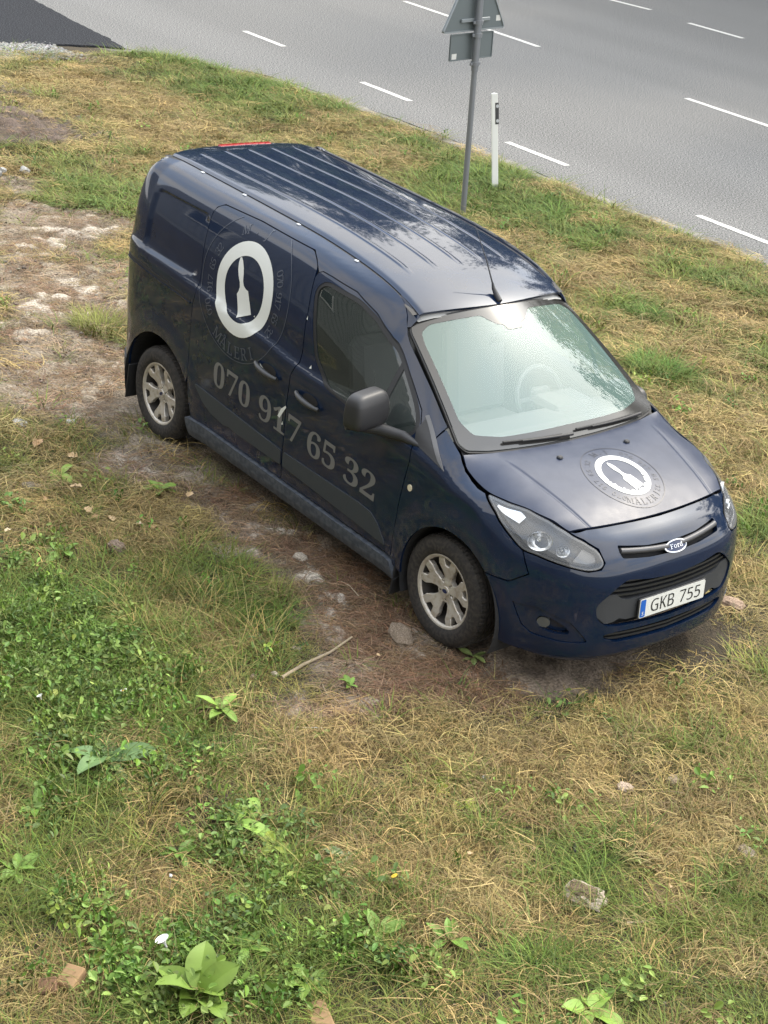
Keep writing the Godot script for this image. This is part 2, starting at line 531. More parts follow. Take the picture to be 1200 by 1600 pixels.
# stations along the flank: plan distance, then pairs of height and inset
var stations := [
	[-4.4964, 0.2, 0.03, 0.3, 0, 0.45, 0, 0.62, 0.02, 0.85, 0.02, 1.1, 0.02, 1.24, 0.02, 1.3, 0.022, 1.45, 0.03, 1.6, 0.045, 1.72, 0.07, 1.8, 0.11, 1.835, 0.16],
	[-3.9449, 0.2, 0.03, 0.3, 0, 0.45, 0, 0.62, 0.02, 0.85, 0.02, 1.1, 0.02, 1.24, 0.02, 1.3, 0.025, 1.45, 0.035, 1.6, 0.05, 1.72, 0.075, 1.8, 0.12, 1.835, 0.17],
	[-3.7441, 0.2, 0.04, 0.3, 0.01, 0.45, 0, 0.62, 0.01, 0.85, 0.012, 1.1, 0.012, 1.24, 0.014, 1.3, 0.02, 1.45, 0.04, 1.6, 0.07, 1.72, 0.11, 1.8, 0.17, 1.835, 0.24],
	[-3.5847, 0.2, 0.05, 0.27, 0.026, 0.42, 0.016, 0.62, 0.01, 0.85, 0.003, 1.19, 0.003, 1.272, 0.0072, 1.308, 0.0224, 1.497, 0.04357, 1.662, 0.08158, 1.744, 0.1157, 1.813, 0.1817, 1.838, 0.25],
	[-3.4003, 0.2, 0.05, 0.27, 0.026, 0.42, 0.016, 0.62, 0.01, 0.85, 0.003, 1.18, 0.003, 1.262, 0.01, 1.298, 0.032, 1.491, 0.05785, 1.658, 0.1043, 1.742, 0.146, 1.813, 0.2266, 1.838, 0.31],
	[-3.0600, 0.2, 0.05, 0.27, 0.026, 0.42, 0.016, 0.62, 0.01, 0.85, 0.003, 1.165, 0.003, 1.247, 0.01, 1.283, 0.032, 1.479, 0.05906, 1.649, 0.1077, 1.734, 0.1513, 1.806, 0.2357, 1.832, 0.323],
	[-2.4000, 0.2, 0.05, 0.27, 0.026, 0.42, 0.016, 0.62, 0.01, 0.85, 0.003, 1.115, 0.003, 1.197, 0.01, 1.233, 0.032, 1.442, 0.05971, 1.623, 0.1095, 1.714, 0.1542, 1.791, 0.2406, 1.818, 0.33],
	[-1.8700, 0.2, 0.05, 0.27, 0.026, 0.42, 0.016, 0.62, 0.01, 0.85, 0.003, 1.065, 0.003, 1.147, 0.01, 1.183, 0.032, 1.404, 0.05971, 1.597, 0.1095, 1.693, 0.1542, 1.774, 0.2406, 1.803, 0.33],
	[-1.5000, 0.2, 0.05, 0.27, 0.026, 0.42, 0.016, 0.62, 0.01, 0.85, 0.003, 1.02, 0.003, 1.102, 0.01, 1.138, 0.032, 1.365, 0.05971, 1.563, 0.1095, 1.662, 0.1542, 1.745, 0.2406, 1.775, 0.33],
	[-1.2000, 0.2, 0.05, 0.27, 0.026, 0.42, 0.016, 0.62, 0.01, 0.85, 0.003, 1.005, 0.003, 1.087, 0.01, 1.123, 0.032, 1.33, 0.06545, 1.509, 0.1199, 1.614, 0.1713, 1.7, 0.2533, 1.735, 0.33],
	[-0.9800, 0.2, 0.05, 0.27, 0.026, 0.42, 0.016, 0.62, 0.01, 0.85, 0.003, 0.995, 0.003, 1.077, 0.01, 1.113, 0.032, 1.289, 0.07348, 1.441, 0.1345, 1.551, 0.1953, 1.639, 0.271, 1.68, 0.33],
	[-0.8800, 0.2, 0.05, 0.27, 0.026, 0.42, 0.016, 0.62, 0.01, 0.85, 0.003, 0.99, 0.003, 1.072, 0.01, 1.108, 0.032, 1.255, 0.07343, 1.381, 0.1317, 1.484, 0.1912, 1.565, 0.256, 1.605, 0.3],
	[-0.8300, 0.2, 0.05, 0.27, 0.026, 0.42, 0.016, 0.62, 0.01, 0.85, 0.003, 0.988, 0.003, 1.07, 0.01, 1.106, 0.032, 1.225, 0.07246, 1.326, 0.1272, 1.42, 0.1843, 1.492, 0.2391, 1.53, 0.27],
	[-0.6500, 0.2, 0.05, 0.27, 0.026, 0.42, 0.016, 0.62, 0.01, 0.85, 0.003, 0.98, 0.003, 1.062, 0.01, 1.098, 0.032, 1.186, 0.06651, 1.261, 0.1132, 1.33, 0.1619, 1.384, 0.2086, 1.412, 0.235],
	[-0.4780, 0.2, 0.05, 0.27, 0.026, 0.42, 0.016, 0.62, 0.01, 0.85, 0.003, 0.968, 0.003, 1.05, 0.01, 1.086, 0.032, 1.149, 0.06141, 1.204, 0.1012, 1.253, 0.1427, 1.292, 0.1825, 1.312, 0.205],
	[-0.2900, 0.2, 0.05, 0.27, 0.026, 0.42, 0.016, 0.62, 0.01, 0.85, 0.003, 0.945, 0.003, 1.027, 0.01, 1.063, 0.032, 1.099, 0.05597, 1.129, 0.0884, 1.157, 0.1222, 1.179, 0.1547, 1.19, 0.173],
	[-0.1600, 0.2, 0.05, 0.27, 0.026, 0.42, 0.016, 0.62, 0.01, 0.85, 0.003, 0.92, 0.003, 1.002, 0.01, 1.038, 0.032, 1.064, 0.05206, 1.086, 0.0792, 1.106, 0.1075, 1.122, 0.1347, 1.13, 0.15],
	[-0.1000, 0.2, 0.05, 0.27, 0.026, 0.42, 0.016, 0.62, 0.01, 0.84, 0.003, 0.9, 0.003, 0.982, 0.0086, 1.018, 0.0272, 1.042, 0.04587, 1.063, 0.07112, 1.082, 0.09747, 1.097, 0.1227, 1.105, 0.137],
	[-0.0200, 0.2, 0.05, 0.27, 0.026, 0.42, 0.016, 0.62, 0.01, 0.805, 0.003, 0.865, 0.003, 0.947, 0.0065, 0.983, 0.02, 1.002, 0.0353, 1.018, 0.056, 1.033, 0.0776, 1.044, 0.0983, 1.05, 0.11],
	[0.1650, 0.2, 0.05, 0.27, 0.026, 0.42, 0.016, 0.62, 0.01, 0.77, 0.003, 0.83, 0.003, 0.912, 0.0051, 0.948, 0.0152, 0.9631, 0.03013, 0.9761, 0.05032, 0.988, 0.07139, 0.9971, 0.09159, 1.002, 0.103],
	[0.3002, 0.2, 0.045, 0.26, 0.02, 0.4, 0.01, 0.55, 0.006, 0.68, 0.004, 0.77, 0.004, 0.83, 0.008, 0.87, 0.016, 0.9, 0.03, 0.93, 0.05, 0.957, 0.075, 0.98, 0.105, 0.995, 0.13],
	[0.4536, 0.2, 0.045, 0.26, 0.015, 0.36, 0.004, 0.48, 0, 0.6, 0, 0.7, 0.003, 0.77, 0.01, 0.82, 0.022, 0.86, 0.04, 0.895, 0.065, 0.93, 0.1, 0.96, 0.14, 0.982, 0.168],
	[0.6191, 0.2, 0.045, 0.26, 0.015, 0.36, 0.002, 0.46, 0, 0.56, 0, 0.65, 0.004, 0.72, 0.01, 0.78, 0.022, 0.83, 0.042, 0.87, 0.068, 0.91, 0.1, 0.945, 0.14, 0.965, 0.165],
	[0.7691, 0.2, 0.05, 0.26, 0.012, 0.35, 0, 0.45, 0, 0.55, 0, 0.64, 0.006, 0.72, 0.015, 0.78, 0.028, 0.83, 0.052, 0.865, 0.08, 0.895, 0.11, 0.915, 0.135, 0.928, 0.152],
	[0.8972, 0.2, 0.055, 0.26, 0.01, 0.35, 0, 0.45, 0, 0.55, 0, 0.64, 0.006, 0.72, 0.018, 0.77, 0.032, 0.81, 0.055, 0.85, 0.09, 0.89, 0.13, 0.915, 0.165, 0.935, 0.195],
	[1.0292, 0.2, 0.06, 0.26, 0.01, 0.35, 0, 0.45, 0, 0.55, 0.004, 0.64, 0.008, 0.72, 0.022, 0.77, 0.038, 0.81, 0.062, 0.85, 0.1, 0.89, 0.145, 0.918, 0.185, 0.937, 0.215],
	[1.1626, 0.2, 0.06, 0.26, 0.006, 0.35, 0, 0.45, 0.008, 0.55, 0.012, 0.64, 0.014, 0.72, 0.026, 0.77, 0.042, 0.81, 0.066, 0.85, 0.105, 0.89, 0.15, 0.918, 0.195, 0.937, 0.225],
	[1.5137, 0.2, 0.06, 0.26, 0.006, 0.35, 0, 0.45, 0.012, 0.55, 0.016, 0.64, 0.02, 0.72, 0.034, 0.77, 0.05, 0.81, 0.074, 0.85, 0.11, 0.89, 0.155, 0.915, 0.2, 0.932, 0.232],
]
var dirt_spots := [-8.23, -0.73, 0.31, -5.22, 0.04, 0.26, -4.00, 0.64, 0.19, -7.26, -0.18, 0.47, -6.34, -0.65, 0.34, -5.47, 0.31, 0.42, -6.30, 0.29, 0.33, -4.72, 1.08, 0.39, -3.92, 1.08, 0.28, -7.94, -1.34, 0.25, -7.91, -0.71, 0.37, -7.48, -0.75, 0.66, -6.25, 0.14, 0.55, -5.82, -0.11, 0.49, -5.16, 0.70, 0.50, -4.51, 0.55, 0.44, -4.22, 1.18, 0.42, -3.64, 1.02, 0.37, -2.82, 1.28, 0.24, -2.54, 1.15, 0.30, -1.99, 1.10, 0.25, -1.39, 1.06, 0.28, -0.92, 1.01, 0.29, -0.48, 1.15, 0.31, -0.06, 1.10, 0.30, 0.26, 0.99, 0.28, 0.20, 1.39, 0.26, -0.01, 1.58, 0.21, 0.52, 0.65, 0.25, -0.58, 1.35, 0.16, 0.40, 1.72, 0.15, -10.78, -2.17, 0.58, -10.86, -1.74, 0.57, -8.95, -1.02, 0.39, -7.52, -1.31, 0.25, -4.02, 0.71, 0.28, 0.63, 0.36, 0.21, 0.21, 1.95, 0.15, -1.68, 1.06, 0.16, -3.95, 1.47, 0.23, -14.21, -4.69, 0.26, 1.76, 0.74, 0.07, 1.84, 1.01, 0.08, 0.31, 2.81, 0.06, 2.02, 0.80, 0.06]
var green_spots := [-11.35, -6.32, 0.29, -10.18, -6.28, 0.31, -9.27, -6.17, 0.29, -8.46, -6.11, 0.30, -6.46, -6.01, 0.28, -5.50, -6.04, 0.27, -4.64, -6.00, 0.26, -4.00, -6.06, 0.25, -3.48, -6.13, 0.25, -13.42, -6.15, 0.44, -7.28, -5.32, 0.35, -7.75, -6.49, 0.37, 1.87, 1.64, 0.18, 1.24, 1.57, 0.12, 1.52, 0.39, 0.13, 1.68, 2.48, 0.14, 2.56, 1.85, 0.16, 2.25, 2.16, 0.16, -1.26, 2.69, 0.39, -0.88, 2.54, 0.42, -0.56, 3.05, 0.39, -0.24, 2.79, 0.32, -0.36, 2.37, 0.20, 0.26, 2.57, 0.25, 0.22, 3.32, 0.36, 0.88, 3.78, 0.27, 1.48, 3.30, 0.29, 1.57, 3.75, 0.23, 1.73, 3.46, 0.26, 1.25, 2.06, 0.14, 1.84, 1.32, 0.17, 2.27, 1.55, 0.14, 2.40, 1.09, 0.18, 2.86, 1.58, 0.16, 1.85, 2.82, 0.29, 1.35, 2.72, 0.17, 2.16, 2.30, 0.16, 2.56, 2.08, 0.16, -12.39, -5.49, 0.76, -13.90, -5.61, 0.49, -11.33, -5.50, 0.57, -12.24, -6.41, 0.52, -7.13, -5.85, 0.71, -7.87, -6.01, 0.44, -6.41, -5.77, 0.52, -5.53, -5.60, 0.33, -3.79, -4.75, 0.33, -2.55, -3.62, 0.27, -2.36, -3.72, 0.19, -8.79, -1.59, 0.30, -8.15, -1.39, 0.38, -5.05, 0.22, 0.14, -2.41, -4.77, 0.20, -0.81, 1.64, 0.26, -1.21, 1.60, 0.17, 1.41, 0.11, 0.10, -0.10, -2.04, 0.15, -0.65, 1.48, 0.15, -8.29, -0.90, 0.25, -8.19, -2.06, 0.26, -7.02, -0.90, 0.09, 2.50, 1.42, 0.11, 2.00, 1.77, 0.09, 1.91, 0.38, 0.10, 1.47, 1.77, 0.11, -1.39, 2.63, 0.36, -10.83, -6.35, 0.33, -9.23, -6.34, 0.27]
var straw_spots := [-11.98, -3.83, 1.03, -10.74, -3.64, 0.83, -13.04, -3.68, 0.66, -10.11, -3.79, 0.59, -10.22, -6.10, 0.64, -8.77, -5.78, 0.45, -4.66, -5.02, 0.50, -4.95, -6.04, 0.39, -3.56, -5.39, 0.48, -2.64, -4.19, 0.33, -1.34, -3.13, 0.44, -1.53, -3.65, 0.41, 0.88, 0.84, 0.41, 0.80, 1.35, 0.33, 1.04, 0.27, 0.35, 1.83, 0.63, 0.35, 1.38, 1.93, 0.30, 0.76, 1.99, 0.25, 0.63, 2.13, 0.19, 1.64, 2.30, 0.31, 1.97, 1.98, 0.25, 2.10, 1.15, 0.18, 2.57, 1.46, 0.22, -2.00, 1.33, 0.20, -2.22, 2.20, 0.23, -1.72, 1.73, 0.21, -0.66, -2.49, 0.27, 0.34, -1.52, 0.20, -2.53, 2.04, 0.20, -0.86, 1.42, 0.15, -0.51, 1.96, 0.16, 1.42, 1.35, 0.25, 1.22, 0.93, 0.23, 1.89, 2.13, 0.17, 1.84, 2.60, 0.14, 1.44, -0.07, 0.21, 0.92, 3.38, 0.13, 1.14, 3.41, 0.10, -11.72, -2.65, 0.38, -13.00, -6.40, 0.35]
var leaf_spots := [-1.26, 2.69, 0.39, -0.82, 2.57, 0.38, -0.56, 3.05, 0.33, -0.26, 2.70, 0.29, 0.28, 2.65, 0.19, 0.81, 2.84, 0.24, 0.06, 3.16, 0.31, 1.54, 3.34, 0.26, 1.64, 3.61, 0.25, 1.32, 3.67, 0.18, 0.96, 3.70, 0.22, 1.37, 3.01, 0.14, 1.35, 2.72, 0.16, 1.82, 2.79, 0.21, 1.87, 3.22, 0.15, 2.17, 2.59, 0.12, -0.41, 2.34, 0.17, 1.03, 2.91, 0.17, 1.63, 3.12, 0.13, 1.33, 4.02, 0.13, 2.03, 2.68, 0.11, -1.75, 2.52, 0.22, -1.95, 2.21, 0.15, 0.40, 2.97, 0.18, 0.97, 2.56, 0.10, 1.77, 0.51, 0.08, -0.33, -2.24, 0.13, 2.61, 2.06, 0.09, 0.38, 3.59, 0.17]
var rock_spots := [-1.34, 1.05, 0.16, -0.63, 1.13, 0.17, -1.42, 1.40, 0.16, -0.95, 1.08, 0.13, -7.57, -1.14, 0.28, -5.78, 0.26, 0.27, -7.29, -0.71, 0.33, -7.04, -0.26, 0.23, -6.09, -0.32, 0.19, -5.56, 0.55, 0.31, -5.21, 0.84, 0.18, -4.38, 0.40, 0.09, -3.63, 1.58, 0.08, -3.50, 1.27, 0.06, -3.00, 1.18, 0.13, -2.61, 1.19, 0.09, -1.46, 1.39, 0.13, -1.54, 0.86, 0.10, -0.70, 1.10, 0.13, -1.08, 0.99, 0.10, 0.09, 1.86, 0.07, -7.34, -0.87, 0.18, -5.62, -0.19, 0.13, -0.01, 1.71, 0.05, -2.84, 1.20, 0.09, -6.00, -0.09, 0.22]
var needle_spots := [-1.01, 0.85, 0.18, -0.69, 0.90, 0.21, -0.32, 0.99, 0.18, -0.16, 1.29, 0.16, 0.24, 1.25, 0.19, 0.29, 1.01, 0.18, -1.32, 0.92, 0.14, 0.46, 1.85, 0.10, 0.40, 1.46, 0.13, 1.27, 3.26, 0.08, 1.07, 3.37, 0.08, 0.54, 0.95, 0.17, 1.39, 0.14, 0.07, -1.98, 0.86, 0.17, 0.63, 0.21, 0.18, 0.62, -0.22, 0.15, 0.61, 0.68, 0.14]
# ------------------------------------------------------------------ the van's body as a surface
# (u, y): u runs along the plan outline (u = x on the flank), y is height; the surface is the outline moved in by inset(u, y)
const DU := 0.01
var body_rows: Array[PackedFloat64Array] = []   # y x 13, inset x 13, slope x 13
var plan_rows: Array[PackedFloat64Array] = []   # x, z, normal x, normal z
var umin := 0.0
var umax := 0.0

func prepare_body() -> void:
	var n := plan_pts.size()
	var s := PackedFloat64Array([0.0])
	var x := PackedFloat64Array()
	var z := PackedFloat64Array()
	for i in n:
		x.append(plan_pts[i].x)
		z.append(plan_pts[i].y)
		if i > 0: s.append(s[i - 1] + plan_pts[i].distance_to(plan_pts[i - 1]))
	var s0 := s[10]
	for i in n: s[i] -= s0
	var mx := pslopes(s, x)
	var mz := pslopes(s, z)
	umin = s[0]
	umax = s[n - 1]
	var su := PackedFloat64Array()
	for r in stations: su.append(r[0])
	var cols: Array = []
	for k in 26:
		var c := PackedFloat64Array()
		for r in stations: c.append(r[1 + k])
		cols.append([c, pslopes(su, c)])
	var u := umin - 0.05
	while u < umax + 0.06:
		var row := PackedFloat64Array()
		row.resize(39)
		var uc := clampf(u, umin, umax)
		var ys := PackedFloat64Array()
		var ii := PackedFloat64Array()
		for k in 13:
			ys.append(pev(su, cols[2 * k][0], cols[2 * k][1], uc))
			ii.append(pev(su, cols[2 * k + 1][0], cols[2 * k + 1][1], uc))
		var m := pslopes(ys, ii)
		for k in 13:
			row[k] = ys[k]
			row[13 + k] = ii[k]
			row[26 + k] = m[k]
		body_rows.append(row)
		var h := 0.002
		var dx := pev(s, x, mx, u + h) - pev(s, x, mx, u - h)
		var dz := pev(s, z, mz, u + h) - pev(s, z, mz, u - h)
		var l := sqrt(dx * dx + dz * dz)
		plan_rows.append(PackedFloat64Array([pev(s, x, mx, u), pev(s, z, mz, u), -dz / l, dx / l]))
		u += DU

func top_y(u: float) -> float:
	var j := (u - (umin - 0.05)) / DU
	var i := clampi(int(j), 0, body_rows.size() - 2)
	return lerpf(body_rows[i][12], body_rows[i + 1][12], j - i)

func body(u: float, y: float) -> Vector3:
	var j := (u - (umin - 0.05)) / DU
	var i := clampi(int(j), 0, body_rows.size() - 2)
	var f := j - i
	var a := body_rows[i]
	var b := body_rows[i + 1]
	var k := 0
	var y1 := lerpf(a[1], b[1], f)
	while k < 11 and y > y1:
		k += 1
		y1 = lerpf(a[k + 1], b[k + 1], f)
	var y0 := lerpf(a[k], b[k], f)
	var i0 := lerpf(a[13 + k], b[13 + k], f)
	var i1 := lerpf(a[14 + k], b[14 + k], f)
	var m0 := lerpf(a[26 + k], b[26 + k], f)
	var m1 := lerpf(a[27 + k], b[27 + k], f)
	var v: float
	if y <= y0: v = i0 + m0 * (y - y0)
	elif y >= y1: v = i1 + m1 * (y - y1)
	else:
		var h := y1 - y0
		var s := (y - y0) / h
		var r := 1.0 - s
		v = i0 * (1.0 + 2.0 * s) * r * r + m0 * h * s * r * r + i1 * s * s * (3.0 - 2.0 * s) + m1 * h * s * s * (s - 1.0)
	# wheel arch flares
	if y < 1.0 and u < 0.7:
		var d := Vector2(u - 0.06, y - 0.32).length() if u > -1.5 else Vector2(u + 3.05, y - 0.33).length()
		v -= 0.014 * smoothstep(0.58, 0.45, d) if u > -1.5 else 0.014 * smoothstep(0.60, 0.47, d)
	# pressed panel behind the sliding door
	if u < -2.6 and u > -3.6 and y > 1.15:
		var q := Vector2(absf(u + 3.03) - 0.26, absf(y - 1.475) - 0.13)
		var d := Vector2(maxf(q.x, 0.0), maxf(q.y, 0.0)).length() - 0.07
		v += 0.012 * smoothstep(0.012, -0.012, d)
	var p := plan_rows[i]
	var p2 := plan_rows[i + 1]
	var nx := lerpf(p[2], p2[2], f)
	var nz := lerpf(p[3], p2[3], f)
	return Vector3(lerpf(p[0], p2[0], f) - nx * v - ROOT_X, y, lerpf(p[1], p2[1], f) - nz * v)

func body_ref(u: float) -> Vector3:
	var j := (u - (umin - 0.05)) / DU
	var p := plan_rows[clampi(int(j), 0, plan_rows.size() - 1)]
	return Vector3(p[2], 0.25, p[3])

# the nose as one sheet: w is the distance along the outline from the middle, positive to the van's right
func nose(w: float, y: float) -> Vector3:
	var p := body(umax - absf(w), y)
	return p if w >= 0.0 else Vector3(p.x, p.y, -p.z)

func nose_ref(w: float) -> Vector3:
	var r := body_ref(umax - absf(w))
	return r if w >= 0.0 else Vector3(r.x, r.y, -r.z)

func tail(w: float, y: float) -> Vector3:
	var p := body(umin + absf(w), y)
	return p if w >= 0.0 else Vector3(p.x, p.y, -p.z)

func tail_ref(w: float) -> Vector3:
	var r := body_ref(umin + absf(w))
	return r if w >= 0.0 else Vector3(r.x, r.y, -r.z)

var roof_edge := V([-3.75, 1.815, -3.55, 1.835, -3.4, 1.838, -3.06, 1.832, -2.4, 1.818, -1.87, 1.803, -1.5, 1.775, -1.2, 1.735, -0.98, 1.68, -0.84, 1.628, -0.7, 1.55])
var roof_mid := V([-3.75, 1.83, -3.4, 1.862, -2.4, 1.862, -1.87, 1.846, -1.5, 1.815, -1.2, 1.772, -1.0, 1.730, -0.85, 1.685, -0.765, 1.643, -0.70, 1.60])
var roof_cols := {}
func roof(x: float, z: float) -> Vector3:
	var key := roundi(x * 20000.0)
	if not roof_cols.has(key): roof_cols[key] = Vector2(pchip(roof_edge, x), pchip(roof_mid, x))
	var c: Vector2 = roof_cols[key]
	var q := minf(absf(z) / 0.565, 1.1)
	var y := lerpf(c.y, c.x, pow(q, 2.6)) - 0.010 * smoothstep(0.93, 1.0, q)
	var on := smoothstep(-1.16, -1.28, x) * smoothstep(-3.50, -3.40, x)
	for k in 5:
		var d := absf(z - (-0.38 + 0.19 * k))
		y += 0.0055 * on * smoothstep(0.021, 0.009, d)
	return Vector3(x - ROOT_X, y, z)

# windscreen: t from the scuttle (0) to the header (1), s across
func screen(s: float, t: float) -> Vector3:
	var c := Vector3(lerpf(-0.022, -0.768, t), lerpf(1.100, 1.640, t), 0.0)
	c.y += 0.022 * sin(PI * clampf(t, 0.0, 1.0))
	var e := Vector3(lerpf(-0.115, -0.872, t), lerpf(1.108, 1.570, t) + 0.018 * sin(PI * clampf(t, 0.0, 1.0)), lerpf(0.765, 0.615, t))
	var q := pow(absf(s), 2.3)
	return Vector3(lerpf(c.x, e.x, q) - ROOT_X, lerpf(c.y, e.y, q), s * e.z)

# bonnet: t from the scuttle (0) to the leading edge (1), s across
func bonnet_edge(t: float) -> Vector3:
	var u := lerpf(-0.105, 0.758, t)
	return body(u, top_y(u)) + Vector3(ROOT_X, 0, 0)

func bonnet(s: float, t: float) -> Vector3:
	var tc := t
	var c := Vector3(lerpf(-0.008, 0.676, tc), pchip(bonnet_line, tc), 0)
	var k := Vector3(lerpf(-0.060, 0.640, tc), pchip(crease_line, tc), lerpf(0.605, 0.481, tc))
	var e := bonnet_edge(t)
	var q := absf(s)
	var p: Vector3
	if q < 0.75:
		var f := q / 0.75
		p = Vector3(lerpf(c.x, k.x, f * f), lerpf(c.y, k.y, pow(f, 1.8)), k.z * f)
	else:
		var f := (q - 0.75) / 0.25
		p = Vector3(lerpf(k.x, e.x, f), lerpf(k.y, e.y, 0.35 * f + 0.65 * pow(f, 2.4)), lerpf(k.z, e.z, pow(f, 0.92)))
	var g := (q - 0.75) / 0.010
	p.y -= 0.0035 * exp(-g * g) * smoothstep(0.10, 0.22, t)
	return Vector3(p.x - ROOT_X, p.y, p.z if s >= 0.0 else -p.z)
var bonnet_line := V([0.0, 1.094, 0.25, 1.089, 0.57, 1.045, 0.8, 0.995, 1.0, 0.932])
var crease_line := V([0.0, 1.098, 0.15, 1.094, 0.5, 1.045, 0.8, 0.988, 1.0, 0.938])

func arc(c: Vector2, r: float, a0: float, a1: float, n := 24) -> PackedVector2Array:
	var p := PackedVector2Array()
	for k in n + 1:
		var a := deg_to_rad(lerpf(a0, a1, float(k) / n))
		p.append(c + Vector2(cos(a), sin(a)) * r)
	return p

# both flanks: the right one as built, the left one mirrored
func flank(called: String, outer: PackedVector2Array, holes: Array, mat: Material, van: Node3D, du := 0.05, dv := 0.03, depth := 0.014, off := 0.0, both := true) -> MeshInstance3D:
	var st := new_st()
	sheet(st, outer, holes, body, body_ref, du, dv, depth, off)
	var m := st.commit()
	var o := mesh_node(called, m, mat, van)
	if both: mesh_node(called, mirrored(m), mat, van)
	return o

func both_sides(p: PackedVector2Array) -> PackedVector2Array:
	# p runs from the middle line out and back on the positive side; returns the closed outline over both sides
	var out := PackedVector2Array(p)
	for i in range(p.size() - 1, -1, -1):
		if p[i].x > 1e-4: out.append(Vector2(-p[i].x, p[i].y))
	return out

func u2w(p: PackedVector2Array) -> PackedVector2Array:
	var out := PackedVector2Array()
	for q in p: out.append(Vector2(umax - q.x, q.y))
	return out

func build_van() -> void:
	prepare_body()
	var van := thing("panel_van", "dark navy blue panel van with white paintbrush ring logo parked on the grass verge", "van", Vector3(ROOT_X, 0, 0))
	var gap := 0.0032
	var front_arch := Vector2(0.06, 0.32)
	var rear_arch := Vector2(-3.05, 0.33)
	# --- outlines, all in (u, y)
	var door := V([-1.565, 1.64, -1.555, 1.668, -1.526, 1.681, -1.438, 1.676, -1.223, 1.652, -1.032, 1.584, -0.894, 1.510, -0.676, 1.366, -0.461, 1.225, -0.412, 1.165, -0.386, 1.083, -0.376, 0.974, -0.400, 0.84, -0.430, 0.66, -0.440, 0.502, -0.444, 0.335, -1.561, 0.335, -1.565, 0.462, -1.555, 0.80, -1.541, 1.04, -1.50, 1.13, -1.495, 1.20, -1.52, 1.45])
	var window := rounded(V([-1.500, 1.575, -1.455, 1.628, -1.175, 1.603, -1.002, 1.541, -0.851, 1.455, -0.669, 1.334, -0.507, 1.222, -0.425, 1.145, -0.452, 1.098, -0.627, 1.074, -1.001, 1.084, -1.205, 1.108, -1.36, 1.215]), 0.05)
	var slide := rounded(V([-2.70, 1.70, -2.69, 1.735, -2.64, 1.7635, -2.249, 1.768, -1.70, 1.752, -1.63, 1.72, -1.585, 1.690, -1.565, 1.64, -1.52, 1.45, -1.495, 1.20, -1.50, 1.13, -1.541, 1.04, -1.555, 0.80, -1.565, 0.462, -1.561, 0.335, -2.61, 0.335, -2.655, 0.50, -2.675, 0.80, -2.668, 1.10, -2.640, 1.20, -2.655, 1.40, -2.685, 1.62]), 0.025)
	var wing := V([-0.444, 0.30, -0.440, 0.502, -0.430, 0.66, -0.400, 0.84, -0.376, 0.974, -0.386, 1.083, -0.395, 1.12])
	# up to the seam at the pillar foot, then down the bonnet's edge
	wing.append(Vector2(-0.285, 1.135))
	wing.append(Vector2(-0.278, top_y(-0.278) - 0.006))
	for u: float in [-0.22, -0.16, -0.12, -0.10, -0.06, -0.02, 0.05, 0.11, 0.165]:
		wing.append(Vector2(u, top_y(u) - 0.005))
	wing.append_array(V([0.286, 0.938, 0.437, 0.852, 0.519, 0.812, 0.578, 0.699, 0.482, 0.630, 0.335, 0.622]))
	wing.append_array(arc(front_arch, 0.405, 48, 186, 22))
	# the pressing round the doors: pillar, cant rail, rear quarter
	var frame := PackedVector2Array()
	frame.append(Vector2(-0.289, 1.128))
	var u := -0.285
	while u > -3.79:
		frame.append(Vector2(u, top_y(u) - 0.001))
		u -= 0.03
	frame.append_array(V([-3.80, 1.80, -3.80, 0.42, -3.56, 0.42]))
	frame.append_array(arc(rear_arch, 0.43, 172, 32, 26))
	frame.append_array(V([-2.66, 0.62, -2.675, 0.80, -2.668, 1.10, -2.640, 1.20, -2.655, 1.40, -2.685, 1.62, -2.70, 1.70, -2.69, 1.735, -2.64, 1.7635, -2.249, 1.768, -1.70, 1.752, -1.63, 1.72, -1.585, 1.690, -1.555, 1.668, -1.526, 1.681, -1.438, 1.676, -1.223, 1.652, -1.032, 1.584, -0.894, 1.510, -0.676, 1.366, -0.461, 1.225, -0.412, 1.165, -0.40, 1.128]))
	flank("body_frame", shrunk(frame, gap * 0.5), [], M.paint, van, 0.04, 0.012)
	flank("front_wing", shrunk(wing, gap), [], M.paint, van, 0.035, 0.012)
	var seal_hole := Geometry2D.offset_polygon(window, 0.022)[0]
	var door_mesh := flank("front_door", shrunk(door, gap), [seal_hole], M.paint, van, 0.04, 0.010)
	var slide_mesh := flank("sliding_door", shrunk(slide, gap), [], M.paint, van, 0.04, 0.010)
	# --- dark shell just behind the panels, closing the gaps
	var shell := V([-3.74, 0.40, -3.56, 0.40])
	shell.append_array(arc(rear_arch, 0.435, 170, 10, 20))
	shell.append_array(V([-2.60, 0.24, -0.40, 0.24]))
	shell.append_array(arc(front_arch, 0.41, 190, 12, 20))
	shell.append_array(V([0.50, 0.50, 0.56, 0.66, 0.45, 0.80, 0.25, 0.93]))
	u = 0.16
	while u > -3.72:
		shell.append(Vector2(u, top_y(u) - 0.012))
		u -= 0.06
	flank("inner_shell", shell, [Geometry2D.offset_polygon(window, 0.006)[0]], M.liner, van, 0.08, 0.05, 0.0, -0.017)
	# --- side window: rubber surround, panes, divider
	flank("window_seal", Geometry2D.offset_polygon(window, 0.024)[0], [window], M.rubber, van, 0.05, 0.03, 0.012, -0.003)
	var bar_a := V([-0.725, 1.00, -0.690, 1.00, -0.728, 1.50, -0.763, 1.50])
	var pane := Geometry2D.offset_polygon(window, 0.004)[0]
	flank("side_window", pane, [], M.side_glass, van, 0.05, 0.03, 0.0, -0.010)
	flank("window_divider", Geometry2D.intersect_polygons(window, bar_a)[0], [], M.rubber, van, 0.05, 0.03, 0.004, -0.004)
